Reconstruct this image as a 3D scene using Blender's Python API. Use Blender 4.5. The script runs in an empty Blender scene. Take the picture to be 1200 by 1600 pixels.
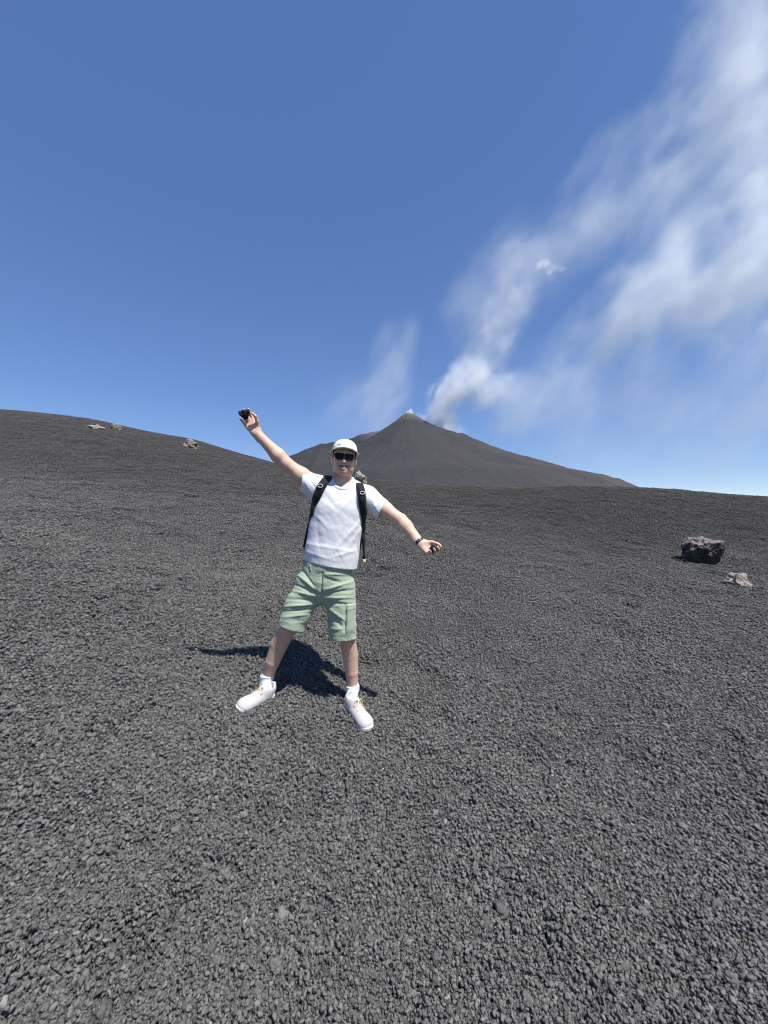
import bpy, bmesh, math, random
import numpy as np
from mathutils import Vector, Matrix, noise as mnoise
from mathutils.bvhtree import BVHTree

R = math.radians
rng = np.random.default_rng(7)
random.seed(7)
scene = bpy.context.scene
C = scene.collection

# ------------------------------------------------------------------ camera
CAM_Z = 1.63
F = 600.0                       # focal length in photo pixels (1200 x 1600)
cam_d = bpy.data.cameras.new('camera')
cam_d.sensor_fit = 'VERTICAL'
cam_d.sensor_height = 36.0
cam_d.lens = 36.0 * F / 1600.0
cam_d.clip_start = 0.05
cam_d.clip_end = 30000
cam = bpy.data.objects.new('camera', cam_d)
cam.location = (0, 0, CAM_Z)
cam.rotation_euler = (R(90), 0, 0)
C.objects.link(cam)
scene.camera = cam

# ------------------------------------------------------------------ light
SUN = Vector((0.37, -0.335, 1.0)).normalized()
world = bpy.data.worlds.new('World')
scene.world = world
world.use_nodes = True
nt = world.node_tree
nt.nodes.clear()
wo = nt.nodes.new('ShaderNodeOutputWorld')
bg = nt.nodes.new('ShaderNodeBackground')
sky = nt.nodes.new('ShaderNodeTexSky')
sky.sky_type = 'NISHITA'
sky.sun_disc = False
sky.sun_elevation = math.asin(SUN.z)
sky.sun_rotation = math.atan2(SUN.x, SUN.y)
sky.altitude = 2900
sky.air_density = 0.9
sky.dust_density = 0.0
sky.ozone_density = 3.0
bg.inputs['Strength'].default_value = 0.15
gm = nt.nodes.new('ShaderNodeGamma')
gm.inputs[1].default_value = 0.57
hs = nt.nodes.new('ShaderNodeHueSaturation')
hs.inputs['Hue'].default_value = 0.514
hs.inputs['Saturation'].default_value = 1.50
hs.inputs['Value'].default_value = 1.50
nt.links.new(sky.outputs[0], gm.inputs[0])
nt.links.new(gm.outputs[0], hs.inputs['Color'])
nt.links.new(hs.outputs[0], bg.inputs['Color'])
nt.links.new(bg.outputs[0], wo.inputs['Surface'])

sun_d = bpy.data.lights.new('sun', 'SUN')
sun_d.energy = 5.0
sun_d.angle = R(0.53)
sun_d.color = (1.0, 0.96, 0.90)
sun = bpy.data.objects.new('sun', sun_d)
sun.rotation_euler = SUN.to_track_quat('Z', 'Y').to_euler()
sun.location = (0, 0, 30)
C.objects.link(sun)

vs = scene.view_settings
vs.view_transform = 'Standard'
vs.look = 'None'
vs.exposure = 0.46
vs.gamma = 1.0
vs.use_curve_mapping = False
scene.cycles.volume_bounces = 12
scene.cycles.max_bounces = 14
scene.cycles.diffuse_bounces = 3
scene.cycles.volume_step_rate = 2.0
scene.cycles.use_denoising = True
scene.cycles.filter_width = 1.05

# ------------------------------------------------------------------ helpers
def P(u, v, y):
    """world point seen at photo pixel (u, v) at depth y"""
    return np.array(((u - 600.0) / F * y, y, CAM_Z + (800.0 - v) / F * y))

def tag(o, label=None, cat=None, group=None, kind=None):
    if label: o['label'] = label
    if cat: o['category'] = cat
    if group: o['group'] = group
    if kind: o['kind'] = kind
    return o

def mesh_obj(name, verts, faces, mat, parent=None, smooth=True):
    me = bpy.data.meshes.new(name)
    if isinstance(faces, np.ndarray) and faces.ndim == 2:
        nv, (nf, k) = len(verts), faces.shape
        me.vertices.add(nv)
        me.vertices.foreach_set('co', np.asarray(verts, np.float32).ravel())
        me.loops.add(nf * k)
        me.loops.foreach_set('vertex_index', faces.astype(np.int32).ravel())
        me.polygons.add(nf)
        me.polygons.foreach_set('loop_start', np.arange(0, nf * k, k, dtype=np.int32))
        me.polygons.foreach_set('loop_total', np.full(nf, k, np.int32))
        me.update(calc_edges=True)
    else:
        me.from_pydata([tuple(map(float, v)) for v in verts], [], [tuple(map(int, f)) for f in faces])
        me.update()
    if smooth and len(me.polygons):
        me.polygons.foreach_set('use_smooth', np.ones(len(me.polygons), bool))
    if mat: me.materials.append(mat)
    o = bpy.data.objects.new(name, me)
    C.objects.link(o)
    if parent is not None: o.parent = parent
    return o

def empty(name, loc=(0, 0, 0)):
    o = bpy.data.objects.new(name, None)
    o.location = loc
    o.empty_display_size = 0.1
    C.objects.link(o)
    return o

def rehome(o, loc):
    """move an object's origin to loc without moving its mesh"""
    loc = Vector(loc)
    o.data.transform(Matrix.Translation(-loc))
    o.location = loc

def add_attr(o, name, values):
    a = o.data.attributes.new(name, 'FLOAT', 'POINT')
    a.data.foreach_set('value', np.asarray(values, np.float32))

def smooth01(x): 
    x = np.clip(x, 0, 1)
    return x * x * (3 - 2 * x)

def _hash(ix, iy, iz, seed):
    h = (ix.astype(np.int64) * 374761393 + iy.astype(np.int64) * 668265263 + iz.astype(np.int64) * 2147483647 + seed * 1274126177) & 0xFFFFFFFF
    h = ((h ^ (h >> 13)) * 1274126177) & 0xFFFFFFFF
    h = ((h ^ (h >> 16)) * 2246822519) & 0xFFFFFFFF
    return ((h ^ (h >> 15)) & 0xFFFFFF) / float(0xFFFFFF) * 2 - 1

def vnoise(x, y, z=None, seed=0):
    x = np.asarray(x, float); y = np.asarray(y, float)
    z = np.zeros_like(x) if z is None else np.asarray(z, float)
    ix, iy, iz = np.floor(x), np.floor(y), np.floor(z)
    fx, fy, fz = x - ix, y - iy, z - iz
    fx, fy, fz = (f * f * f * (f * (f * 6 - 15) + 10) for f in (fx, fy, fz))
    r = 0
    for dx in (0, 1):
        wx = fx if dx else 1 - fx
        for dy in (0, 1):
            wy = fy if dy else 1 - fy
            for dz in (0, 1):
                wz = fz if dz else 1 - fz
                r = r + wx * wy * wz * _hash(ix + dx, iy + dy, iz + dz, seed)
    return r

def fbm(x, y, z=None, seed=0, octaves=4, gain=0.5):
    r, a, f = 0, 1.0, 1.0
    for i in range(octaves):
        r = r + a * vnoise(np.asarray(x) * f, np.asarray(y) * f, None if z is None else np.asarray(z) * f, seed + i * 17)
        a *= gain; f *= 2.03
    return r

# node material helper -------------------------------------------------
class NT:
    def __init__(self, tree):
        self.t = tree
    def n(self, kind, ins=None, **props):
        nd = self.t.nodes.new(kind)
        for k, v in props.items(): setattr(nd, k, v)
        for k, v in (ins or {}).items(): self.set(nd.inputs[k], v)
        return nd
    def set(self, sock, v):
        if isinstance(v, bpy.types.NodeSocket): self.t.links.new(v, sock)
        elif isinstance(v, bpy.types.Node): self.t.links.new(v.outputs[0], sock)
        else: sock.default_value = v
    def math(self, op, a, b=0.0, c=None, clamp=False):
        nd = self.n('ShaderNodeMath', {0: a, 1: b}, operation=op, use_clamp=clamp)
        if c is not None: self.set(nd.inputs[2], c)
        return nd.outputs[0]
    def ramp(self, fac, stops):
        nd = self.n('ShaderNodeValToRGB')
        el = nd.color_ramp.elements
        while len(el) < len(stops): el.new(0.5)
        for e, (p, c) in zip(el, stops):
            e.position = p
            e.color = (c, c, c, 1) if isinstance(c, (int, float)) else (*c, 1)
        self.set(nd.inputs[0], fac)
        return nd.outputs[0]
    def mix(self, fac, a, b, mode='MIX'):
        nd = self.n('ShaderNodeMix', data_type='RGBA', blend_type=mode)
        self.set(nd.inputs[0], fac); self.set(nd.inputs[6], a); self.set(nd.inputs[7], b)
        return nd.outputs[2]

def new_mat(name, color=(0.5, 0.5, 0.5), rough=0.8, spec=0.3):
    m = bpy.data.materials.new(name)
    m.use_nodes = True
    b = m.node_tree.nodes['Principled BSDF']
    b.inputs['Base Color'].default_value = (*color, 1)
    b.inputs['Roughness'].default_value = rough
    b.inputs['Specular IOR Level'].default_value = spec
    return m, NT(m.node_tree), b

def c4(r, g=None, b=None):
    return (r, r, r, 1) if g is None else (r, g, b, 1)

def mat_var(name, c0, c1, scale, rough=0.9, bump=0.0, bscale=60, spec=0.25, detail=6):
    """two-tone noise material in object space with optional bump"""
    m, N, b = new_mat(name, c0, rough, spec)
    tc = N.n('ShaderNodeTexCoord')
    no = N.n('ShaderNodeTexNoise', {'Vector': tc.outputs['Object'], 'Scale': scale, 'Detail': detail, 'Roughness': 0.65})
    N.set(b.inputs['Base Color'], N.ramp(no.outputs[0], [(0.3, c0), (0.7, c1)]))
    if bump:
        n2 = N.n('ShaderNodeTexNoise', {'Vector': tc.outputs['Object'], 'Scale': bscale, 'Detail': 4.0, 'Roughness': 0.6})
        bp = N.n('ShaderNodeBump', {'Height': n2.outputs[0], 'Strength': 1.0, 'Distance': bump})
        N.set(b.inputs['Normal'], bp)
    return m

# ------------------------------------------------------------------ ground shape
# ridge seen against the sky: (u, v, depth)
RIDGE = [(-420, 640, 46), (-200, 641, 46), (0, 648, 46), (100, 656, 45), (175, 666, 44), (244, 683, 43), (290, 689, 42), (312, 692, 42),
         (340, 702, 41), (427, 726, 38), (500, 742, 34), (572, 750, 30), (630, 755, 27), (720, 761, 25),
         (840, 762.5, 24), (960, 763, 23), (1010, 766, 22.5), (1100, 773, 22), (1200, 781, 22), (1400, 795, 22), (1700, 815, 22)]
MID = [(1100, 868, 10.0), (950, 850, 10.5), (1250, 872, 10.5), (1480, 900, 11), (1100, 818, 15.0), (960, 800, 15.0), (1250, 822, 15.0),
       (700, 838, 9), (450, 800, 9), (200, 765, 10), (-60, 740, 11), (-400, 730, 12), (650, 785, 16), (420, 755, 18), (150, 700, 22)]
pts = []
for u, v, y in RIDGE + MID:
    pts.append(((u - 600) / F * y, y, (800 - v) / F * y))
for (x, y, z) in list(pts[:len(RIDGE)]):
    k = 1.35 if y > 30 else 1.5
    pts.append((x * k, y * k, z * 1.02 - 0.4))
    pts.append((x * 2.4, y * 2.4, z - 7.0))
def near_plane(x, y):
    return -1.63 + 0.113 * y - np.where(x < 0, 0.17, 0.10) * x
for t in (-1.6, -1.0, -0.5, -0.15, 0.15, 0.5, 1.0, 1.6):
    for y in (1.0, 2.0, 3.2, 4.6):
        pts.append((t * y, y, float(near_plane(t * y, y))))
for x, y in ((-3, -1), (0, -1), (3, -1), (-8, -5), (0, -6), (8, -5), (-30, -20), (0, -30), (30, -20), (-60, 10), (60, 10), (-25, 4), (25, 4)):
    pts.append((x, y, float(near_plane(np.clip(x, -26, 12), np.maximum(y, -12)))))
pts = np.array(pts)
def _warp(x, y):                 # tame the huge range of distances
    r = np.sqrt(x * x + y * y) + 1e-6
    k = np.log1p(r / 3.0) / r * 3.0
    return x * k, y * k
_px, _py = _warp(pts[:, 0], pts[:, 1])
def _U(d2): return np.where(d2 > 1e-12, d2 * np.log(d2 + 1e-12), 0.0)
_n = len(pts)
_A = np.zeros((_n + 3, _n + 3))
_A[:_n, :_n] = _U((_px[:, None] - _px) ** 2 + (_py[:, None] - _py) ** 2) + np.eye(_n) * 0.0015
_A[:_n, _n] = 1; _A[:_n, _n + 1] = _px; _A[:_n, _n + 2] = _py
_A[_n:, :_n] = _A[:_n, _n:].T
# solve for elevation ratio-like height so that far points do not swamp near ones
_rr = np.hypot(pts[:, 0], pts[:, 1]) + 2.0
_w = np.linalg.solve(_A, np.concatenate([(pts[:, 2] + 1.63) / _rr, np.zeros(3)]))
def ground_raw(x, y):
    x = np.asarray(x, float); y = np.asarray(y, float)
    wx, wy = _warp(x, y)
    out = _w[_n] + _w[_n + 1] * wx + _w[_n + 2] * wy
    if x.size < 4000:
        out = out + (_U((wx[..., None] - _px) ** 2 + (wy[..., None] - _py) ** 2) * _w[:_n]).sum(-1)
    else:
        for i in range(_n):
            out = out + _w[i] * _U((wx - _px[i]) ** 2 + (wy - _py[i]) ** 2)
    r = np.hypot(x, y)
    return out * (r + 2.0)
def ground_z(x, y):
    x = np.asarray(x, float); y = np.asarray(y, float)
    z = ground_raw(x, y)
    r = np.hypot(x, y)
    far = smooth01((r - 70) / 60)
    z = z * (1 - far) + (-18.0) * far
    fade = np.clip(1.2 - r / 60, 0, 1)
    z = z + fade * (0.028 * fbm(x * 1.3, y * 1.3, seed=3, octaves=3) + 0.013 * fbm(x * 5.0, y * 5.0, seed=9, octaves=2)
                    + 0.06 * np.clip((r - 6) / 12, 0, 1) * vnoise(x * 0.33, y * 0.33, seed=5))
    return z
def ground_hit(u, v):
    """where the ray through a photo pixel meets the ground"""
    ys = np.geomspace(0.6, 60, 160)
    x = (u - 600) / F * ys
    d = CAM_Z + (800 - v) / F * ys - ground_z(x, ys)
    i = int(np.argmax(d < 0))
    a, b = ys[i - 1], ys[i]
    for _ in range(18):
        m = 0.5 * (a + b)
        if CAM_Z + (800 - v) / F * m - float(ground_z(np.array([(u - 600) / F * m]), np.array([m]))[0]) > 0: a = m
        else: b = m
    return np.array(((u - 600) / F * a, a, CAM_Z + (800 - v) / F * a))

# ------------------------------------------------------------------ ground sheet
def build_ground():
    m, N, b = new_mat('ash_ground', (0.05, 0.05, 0.052), 0.95, 0.15)
    ge = N.n('ShaderNodeNewGeometry')
    n1 = N.n('ShaderNodeTexNoise', {'Vector': ge.outputs['Position'], 'Scale': 9.0, 'Detail': 8.0, 'Roughness': 0.75})
    N.set(b.inputs['Base Color'], N.ramp(n1.outputs[0], [(0.3, (0.03, 0.029, 0.028)), (0.7, (0.07, 0.068, 0.065))]))
    n2 = N.n('ShaderNodeTexVoronoi', {'Vector': ge.outputs['Position'], 'Scale': 55.0})
    bp = N.n('ShaderNodeBump', {'Height': n2.outputs[0], 'Strength': 1.0, 'Distance': 0.02})
    N.set(b.inputs['Normal'], bp)
    rs = np.concatenate([[0.0, 0.3], np.geomspace(0.5, 70, 300), np.geomspace(74, 240, 14), [600, 1600, 6000, 16000]])
    fine = np.linspace(-78, 78, 420)
    th = np.radians(np.concatenate([fine, np.linspace(80, 278, 60)]))
    A, Rr = np.meshgrid(th, rs[1:])
    X, Y = Rr * np.sin(A), Rr * np.cos(A)
    Z = ground_z(X.ravel(), Y.ravel()).reshape(X.shape)
    Z[Rr > 300] = -30
    Z[Rr > 5000] = -120
    V = np.stack([X, Y, Z], -1).reshape(-1, 3)
    V = np.vstack([V, [[0, 0, float(ground_z(np.array([0.]), np.array([0.]))[0])]]])
    nr, na = X.shape
    i, j = np.meshgrid(np.arange(nr - 1), np.arange(na), indexing='ij')
    j2 = (j + 1) % na
    Q = np.stack([i * na + j, (i + 1) * na + j, (i + 1) * na + j2, i * na + j2], -1).reshape(-1, 4)[:, ::-1]
    o = mesh_obj('ground', V, Q, m)
    tag(o, kind='structure')
    return o
ground = build_ground()

# ------------------------------------------------------------------ gravel (uncountable cinders): patches of loose grains scattered on the slope
def ico(sub):
    bm = bmesh.new()
    bmesh.ops.create_icosphere(bm, subdivisions=sub, radius=1.0)
    v = np.array([x.co[:] for x in bm.verts]); f = np.array([[a.index for a in x.verts] for x in bm.faces])
    bm.free()
    return v, f
ICO = {k: ico(k) for k in (1, 2, 3, 4, 5, 6)}

def rand_rot(n):
    q = rng.normal(size=(n, 4)); q /= np.linalg.norm(q, axis=1)[:, None]
    w, x, y, z = q.T
    return np.stack([1 - 2 * (y * y + z * z), 2 * (x * y - z * w), 2 * (x * z + y * w),
                     2 * (x * y + z * w), 1 - 2 * (x * x + z * z), 2 * (y * z - x * w),
                     2 * (x * z - y * w), 2 * (y * z + x * w), 1 - 2 * (x * x + y * y)], -1).reshape(-1, 3, 3)

def gravel_material():
    m, N, b = new_mat('cinder_gravel', (0.12, 0.12, 0.12), 0.85, 0.3)
    at = N.n('ShaderNodeAttribute', attribute_name='tint')
    ge = N.n('ShaderNodeNewGeometry')
    n1 = N.n('ShaderNodeTexNoise', {'Vector': ge.outputs['Position'], 'Scale': 0.55, 'Detail': 5.0, 'Roughness': 0.6})
    n2 = N.n('ShaderNodeTexNoise', {'Vector': ge.outputs['Position'], 'Scale': 240.0, 'Detail': 3.0, 'Roughness': 0.7})
    k = N.math('MULTIPLY', at.outputs['Fac'], N.math('MULTIPLY_ADD', n1.outputs[0], 0.7, 0.65))
    k = N.math('MULTIPLY', k, N.math('MULTIPLY_ADD', n2.outputs[0], 0.9, 0.55))
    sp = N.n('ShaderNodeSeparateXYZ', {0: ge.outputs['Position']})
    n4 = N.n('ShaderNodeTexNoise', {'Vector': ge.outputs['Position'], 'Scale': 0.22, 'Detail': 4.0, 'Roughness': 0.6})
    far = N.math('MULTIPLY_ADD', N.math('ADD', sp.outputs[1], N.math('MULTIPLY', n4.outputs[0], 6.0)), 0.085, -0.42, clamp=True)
    k = N.math('MULTIPLY', k, N.math('MULTIPLY_ADD', far, -0.66, 1.32))  # colour darkens with distance, painting in the shade among rough far cinders
    warm = N.mix(n1.outputs[0], c4(0.112, 0.110, 0.107), c4(0.116, 0.111, 0.105))
    pale = N.mix(N.math('MULTIPLY_ADD', at.outputs['Fac'], 0.8, -1.2, clamp=True), warm, c4(0.112, 0.114, 0.114))
    col = N.n('ShaderNodeVectorMath', {0: pale}, operation='SCALE')
    N.set(col.inputs['Scale'], k)
    N.set(b.inputs['Base Color'], col.outputs[0])
    bp = N.n('ShaderNodeBump', {'Height': n2.outputs[0], 'Strength': 0.8, 'Distance': 0.004})
    N.set(b.inputs['Normal'], bp)
    return m
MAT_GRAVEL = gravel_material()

def grain_patch(radius, n, rmin, rmax):
    """a disc of loose angular grains, unit: metre"""
    VV, FF, TT = [], [], []
    base = 0
    ang = rng.random(n) * 2 * np.pi
    rad = radius * np.sqrt(rng.random(n)) * (1 + 0.12 * np.sin(ang * 3 + 1) + 0.08 * np.sin(ang * 5))
    size = rmin + (rmax - rmin) * rng.random(n) ** 3.2
    rots = rand_rot(n)
    tint = np.clip(rng.normal(0.86, 0.22, n), 0.4, 1.6)
    odd = rng.random(n)
    tint[odd > 0.9965] = rng.uniform(1.5, 2.1, int((odd > 0.9965).sum()))
    for i in range(n):
        v, f = ICO[2] if size[i] > rmin + 0.28 * (rmax - rmin) else ICO[1]
        w = v * (1 + np.clip(rng.normal(0, 0.27, (len(v), 1)), -0.55, 0.7)) * np.array([1.1, rng.uniform(0.6, 1.0), rng.uniform(0.45, 0.8)]) * size[i]
        w = w @ rots[i].T
        h = rng.random() * 0.008 - 0.006 if rng.random() < 0.68 else rng.random() * 0.017
        w += np.array([rad[i] * np.cos(ang[i]), rad[i] * np.sin(ang[i]), h])
        VV.append(w); FF.append(f + base); base += len(v); TT.append(np.full(len(v), tint[i]))
    return np.vstack(VV), np.vstack(FF), np.concatenate(TT)

def ground_normals(x, y, e):
    zx = (ground_z(x + e, y) - ground_z(x - e, y)) / (2 * e)
    zy = (ground_z(x, y + e) - ground_z(x, y - e)) / (2 * e)
    n = np.stack([-zx, -zy, np.ones_like(zx)], -1)
    return n / np.linalg.norm(n, axis=1)[:, None]

def build_gravel():
    NV = 7
    PR = 0.135
    VV, FF, TT, KK = [], [], [], []
    base = 0
    for k in range(NV):
        v, f, t = grain_patch(PR, 1700, 0.0018, 0.0086)
        VV.append(v); FF.append(f + base); TT.append(t); KK.append(np.full(len(v), k)); base += len(v)
    # scatter: patch size grows with distance
    px, py, sc = [], [], []
    r = 0.45
    while r < 62:
        s = max(0.62, (r / 1.5) ** 0.36)
        step = PR * s * 0.86
        na = int(2 * R(80) * r / step) + 1
        a = np.linspace(-R(80), R(80), na) + rng.normal(0, 0.25, na) * step / r
        rr = r + rng.normal(0, 0.3, na) * step
        px.append(rr * np.sin(a)); py.append(rr * np.cos(a)); sc.append(np.full(na, s) * rng.uniform(0.85, 1.3, na))
        r += step
    px, py, sc = map(np.concatenate, (px, py, sc))
    keep = py > 0.25
    px, py, sc = px[keep], py[keep], sc[keep]
    nrm = ground_normals(px, py, 0.06 * np.maximum(sc, 1))
    pz = ground_z(px, py) + rng.normal(0, 0.0025, len(px)) * sc
    n = len(px)
    spin = rng.random(n) * 2 * np.pi
    # euler XYZ for Rz(spin) first then tilt: build from matrices
    rot = np.zeros((n, 3))
    for i in range(n):
        q = Vector((0, 0, 1)).rotation_difference(Vector(nrm[i])).to_matrix() @ Matrix.Rotation(spin[i], 3, 'Z')
        rot[i] = q.to_euler('XYZ')[:]
    pick = rng.integers(0, NV, n)
    V = np.vstack(VV + [np.stack([px, py, pz], -1)])
    Fc = np.vstack(FF)
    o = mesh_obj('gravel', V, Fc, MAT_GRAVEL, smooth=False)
    tot = len(V)
    add_attr(o, 'tint', np.concatenate(TT + [np.ones(n)]))
    kind = np.concatenate(KK + [np.full(n, -1)]).astype(np.int32)
    a = o.data.attributes.new('variant', 'INT', 'POINT'); a.data.foreach_set('value', kind)
    a = o.data.attributes.new('pick', 'INT', 'POINT'); a.data.foreach_set('value', np.concatenate([np.zeros(tot - n), pick]).astype(np.int32))
    add_attr(o, 'psize', np.concatenate([np.ones(tot - n), sc]))
    a = o.data.attributes.new('prot', 'FLOAT_VECTOR', 'POINT')
    a.data.foreach_set('vector', np.vstack([np.zeros((tot - n, 3)), rot]).astype(np.float32).ravel())
    g = bpy.data.node_groups.new('scatter_gravel', 'GeometryNodeTree')
    g.interface.new_socket('Geometry', in_out='INPUT', socket_type='NodeSocketGeometry')
    g.interface.new_socket('Geometry', in_out='OUTPUT', socket_type='NodeSocketGeometry')
    N = NT(g)
    gi = N.n('NodeGroupInput'); go = N.n('NodeGroupOutput')
    def named(nm, dt):
        return N.n('GeometryNodeInputNamedAttribute', {'Name': nm}, data_type=dt).outputs[0]
    var = named('variant', 'INT')
    def sep(k):
        cmpn = N.n('FunctionNodeCompare', data_type='INT', operation='EQUAL')
        N.set(cmpn.inputs[2], var); cmpn.inputs[3].default_value = k
        s = N.n('GeometryNodeSeparateGeometry', domain='POINT')
        N.set(s.inputs[0], gi.outputs[0]); N.set(s.inputs[1], cmpn.outputs[0])
        return s.outputs[0]
    gti = N.n('GeometryNodeGeometryToInstance')
    for k in reversed(range(NV)):
        g.links.new(sep(k), gti.inputs[0])
    ptsn = N.n('GeometryNodeMeshToPoints'); N.set(ptsn.inputs['Mesh'], sep(-1))
    iop = N.n('GeometryNodeInstanceOnPoints')
    N.set(iop.inputs['Points'], ptsn.outputs[0]); N.set(iop.inputs['Instance'], gti.outputs[0])
    iop.inputs['Pick Instance'].default_value = True
    N.set(iop.inputs['Instance Index'], named('pick', 'INT'))
    e2r = N.n('FunctionNodeEulerToRotation'); N.set(e2r.inputs[0], named('prot', 'FLOAT_VECTOR'))
    N.set(iop.inputs['Rotation'], e2r.outputs[0]); N.set(iop.inputs['Scale'], named('psize', 'FLOAT'))
    g.links.new(iop.outputs[0], go.inputs[0])
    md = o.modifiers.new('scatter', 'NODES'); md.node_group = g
    tag(o, 'loose dark grey volcanic cinders covering the whole slope', 'gravel', kind='stuff')
    print('gravel patches', n, 'tris', len(Fc))
    return o
gravel = build_gravel()

# ------------------------------------------------------------------ volcano on the skyline
def build_volcano():
    D = 800.0; S = D / F            # metres per photo pixel at the cone
    m, N, b = new_mat('volcano_ash', (0.1, 0.1, 0.1), 0.95, 0.1)
    tc = N.n('ShaderNodeTexCoord')
    sep = N.n('ShaderNodeSeparateXYZ', {0: tc.outputs['Object']})
    n1 = N.n('ShaderNodeTexNoise', {'Vector': tc.outputs['Object'], 'Scale': 0.012, 'Detail': 7.0, 'Roughness': 0.6})
    ang = N.math('ARCTAN2', sep.outputs[0], N.math('MULTIPLY', sep.outputs[1], -1.0))
    rad = N.math('SQRT', N.math('ADD', N.math('MULTIPLY', sep.outputs[0], sep.outputs[0]), N.math('MULTIPLY', sep.outputs[1], sep.outputs[1])))
    comb = N.n('ShaderNodeCombineXYZ', {0: N.math('MULTIPLY', ang, 14.0), 1: N.math('MULTIPLY', rad, 0.012), 2: 0.0})
    n2 = N.n('ShaderNodeTexNoise', {'Vector': comb.outputs[0], 'Scale': 1.0, 'Detail': 5.0, 'Roughness': 0.6})
    grey = N.ramp(n2.outputs[0], [(0.3, (0.039, 0.041, 0.046)), (0.7, (0.047, 0.048, 0.053))])
    brown = c4(0.092, 0.082, 0.073)
    side = N.math('MULTIPLY_ADD', sep.outputs[0], 0.004, -0.05, clamp=True)
    bf = N.math('MULTIPLY', N.math('MULTIPLY_ADD', n1.outputs[0], 2.2, -0.75, clamp=True), N.math('MULTIPLY_ADD', side, 0.8, 0.2))
    col = N.mix(bf, grey, brown)
    top = N.math('MULTIPLY', N.math('MULTIPLY_ADD', sep.outputs[2], 0.045, -8.1, clamp=True), N.math('MULTIPLY_ADD', n1.outputs[0], 2.5, -0.6, clamp=True))
    col = N.mix(N.math('MULTIPLY', top, 0.8), col, c4(0.145, 0.125, 0.09))
    n3 = N.n('ShaderNodeTexNoise', {'Vector': tc.outputs['Object'], 'Scale': 0.25, 'Detail': 5.0, 'Roughness': 0.75})
    col2 = N.n('ShaderNodeVectorMath', {0: col}, operation='SCALE'); N.set(col2.inputs['Scale'], N.math('MULTIPLY_ADD', n3.outputs[0], 0.5, 0.75))
    N.set(b.inputs['Base Color'], col2.outputs[0])
    bp = N.n('ShaderNodeBump', {'Height': n3.outputs[0], 'Strength': 0.6, 'Distance': 3.0})
    N.set(b.inputs['Normal'], bp)
    cx = (637 - 600) * S
    x = np.concatenate([np.linspace(-900, -330, 40)[:-1], np.linspace(-330, 480, 420), np.linspace(480, 1400, 60)[1:]])
    y = np.concatenate([np.linspace(-420, -240, 30)[:-1], np.linspace(-240, 60, 240), np.linspace(60, 700, 70)[1:]])
    X, Y = np.meshgrid(x, y)
    xp, yp = X / S, Y / S            # photo-pixel units
    r = np.hypot(xp, yp * 0.95) + 1e-3
    az = np.arctan2(xp, -yp)         # 0 towards the camera, + to the right
    rs = [0, 6, 14, 30, 60, 100, 160, 215, 260, 310, 345, 420, 600, 1200]
    hs = [154, 154.2, 150.5, 141.5, 128, 111, 85, 67, 52, 40, 22, -20, -80, -200]
    steep = 1 + 0.52 * smooth01(-np.sin(az) * 1.2) + 0.25 * np.clip(np.cos(az), 0, 1)
    re = r * steep
    re = re * (1 + 0.02 * vnoise(az * 5, r * 0.02, seed=21)) 
    main = np.interp(re, rs, hs)
    # shallow gullies down the flank
    g = fbm(az * 9, r * 0.008, seed=33, octaves=4)
    main = main + np.clip(r / 60, 0, 1) * np.clip(1.5 - r / 300, 0, 1) * 0.7 * g
    # hollow below the summit, right of the crest
    gx, gy = xp - 62, yp + 26
    main = main - 14.0 * np.exp(-(((gx - gy * 0.2) / 40) ** 2 + ((gy + 0.12 * gx) / 13) ** 2))
    main = main - 4 * np.exp(-((xp - 1) ** 2 + (yp - 4) ** 2) / 30)
    # ridge behind to the left and to the right: crest height along u (pixels)
    def crest(us, vs_, k):
        return np.interp(xp / k + 637, us, [(800 - a) * k for a in vs_])
    k3 = 1.10
    left = crest([250, 380, 420, 455, 497, 505, 540, 565, 592, 604, 640, 700, 800], [800, 745, 726, 712, 697, 693, 689, 678.5, 673, 673, 684, 715, 790], k3) - 0.62 * np.abs(yp - 60) + 1.2 * fbm(xp * 0.05, yp * 0.05, seed=41)
    k2 = 1.09
    right = crest([300, 600, 680, 712, 722, 740, 775, 810, 857, 900, 948, 962, 976, 1010, 1060, 1150, 1400], [840, 724, 694, 678, 675, 683, 698, 711, 730, 742.5, 754, 760, 766, 776, 788, 802, 830], k2) - 0.55 * np.abs(yp - 54) + 1.0 * fbm(xp * 0.06, yp * 0.06, seed=47)
    h = np.maximum(np.maximum(main, left), right)
    h = h + 0.5 * fbm(xp * 0.2, yp * 0.2, seed=51, octaves=3)
    Z = h * S
    V = np.stack([X, Y, Z], -1).reshape(-1, 3)
    ny, nx = X.shape
    i, j = np.meshgrid(np.arange(ny - 1), np.arange(nx - 1), indexing='ij')
    Q = np.stack([i * nx + j, i * nx + j + 1, (i + 1) * nx + j + 1, (i + 1) * nx + j], -1).reshape(-1, 4)
    o = mesh_obj('volcano', V, Q, m)
    o.location = (cx, D, CAM_Z)
    tag(o, 'grey brown volcanic cone with smoking summit behind the slope', 'volcano', kind='structure')
    return o
volcano = build_volcano()

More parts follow.
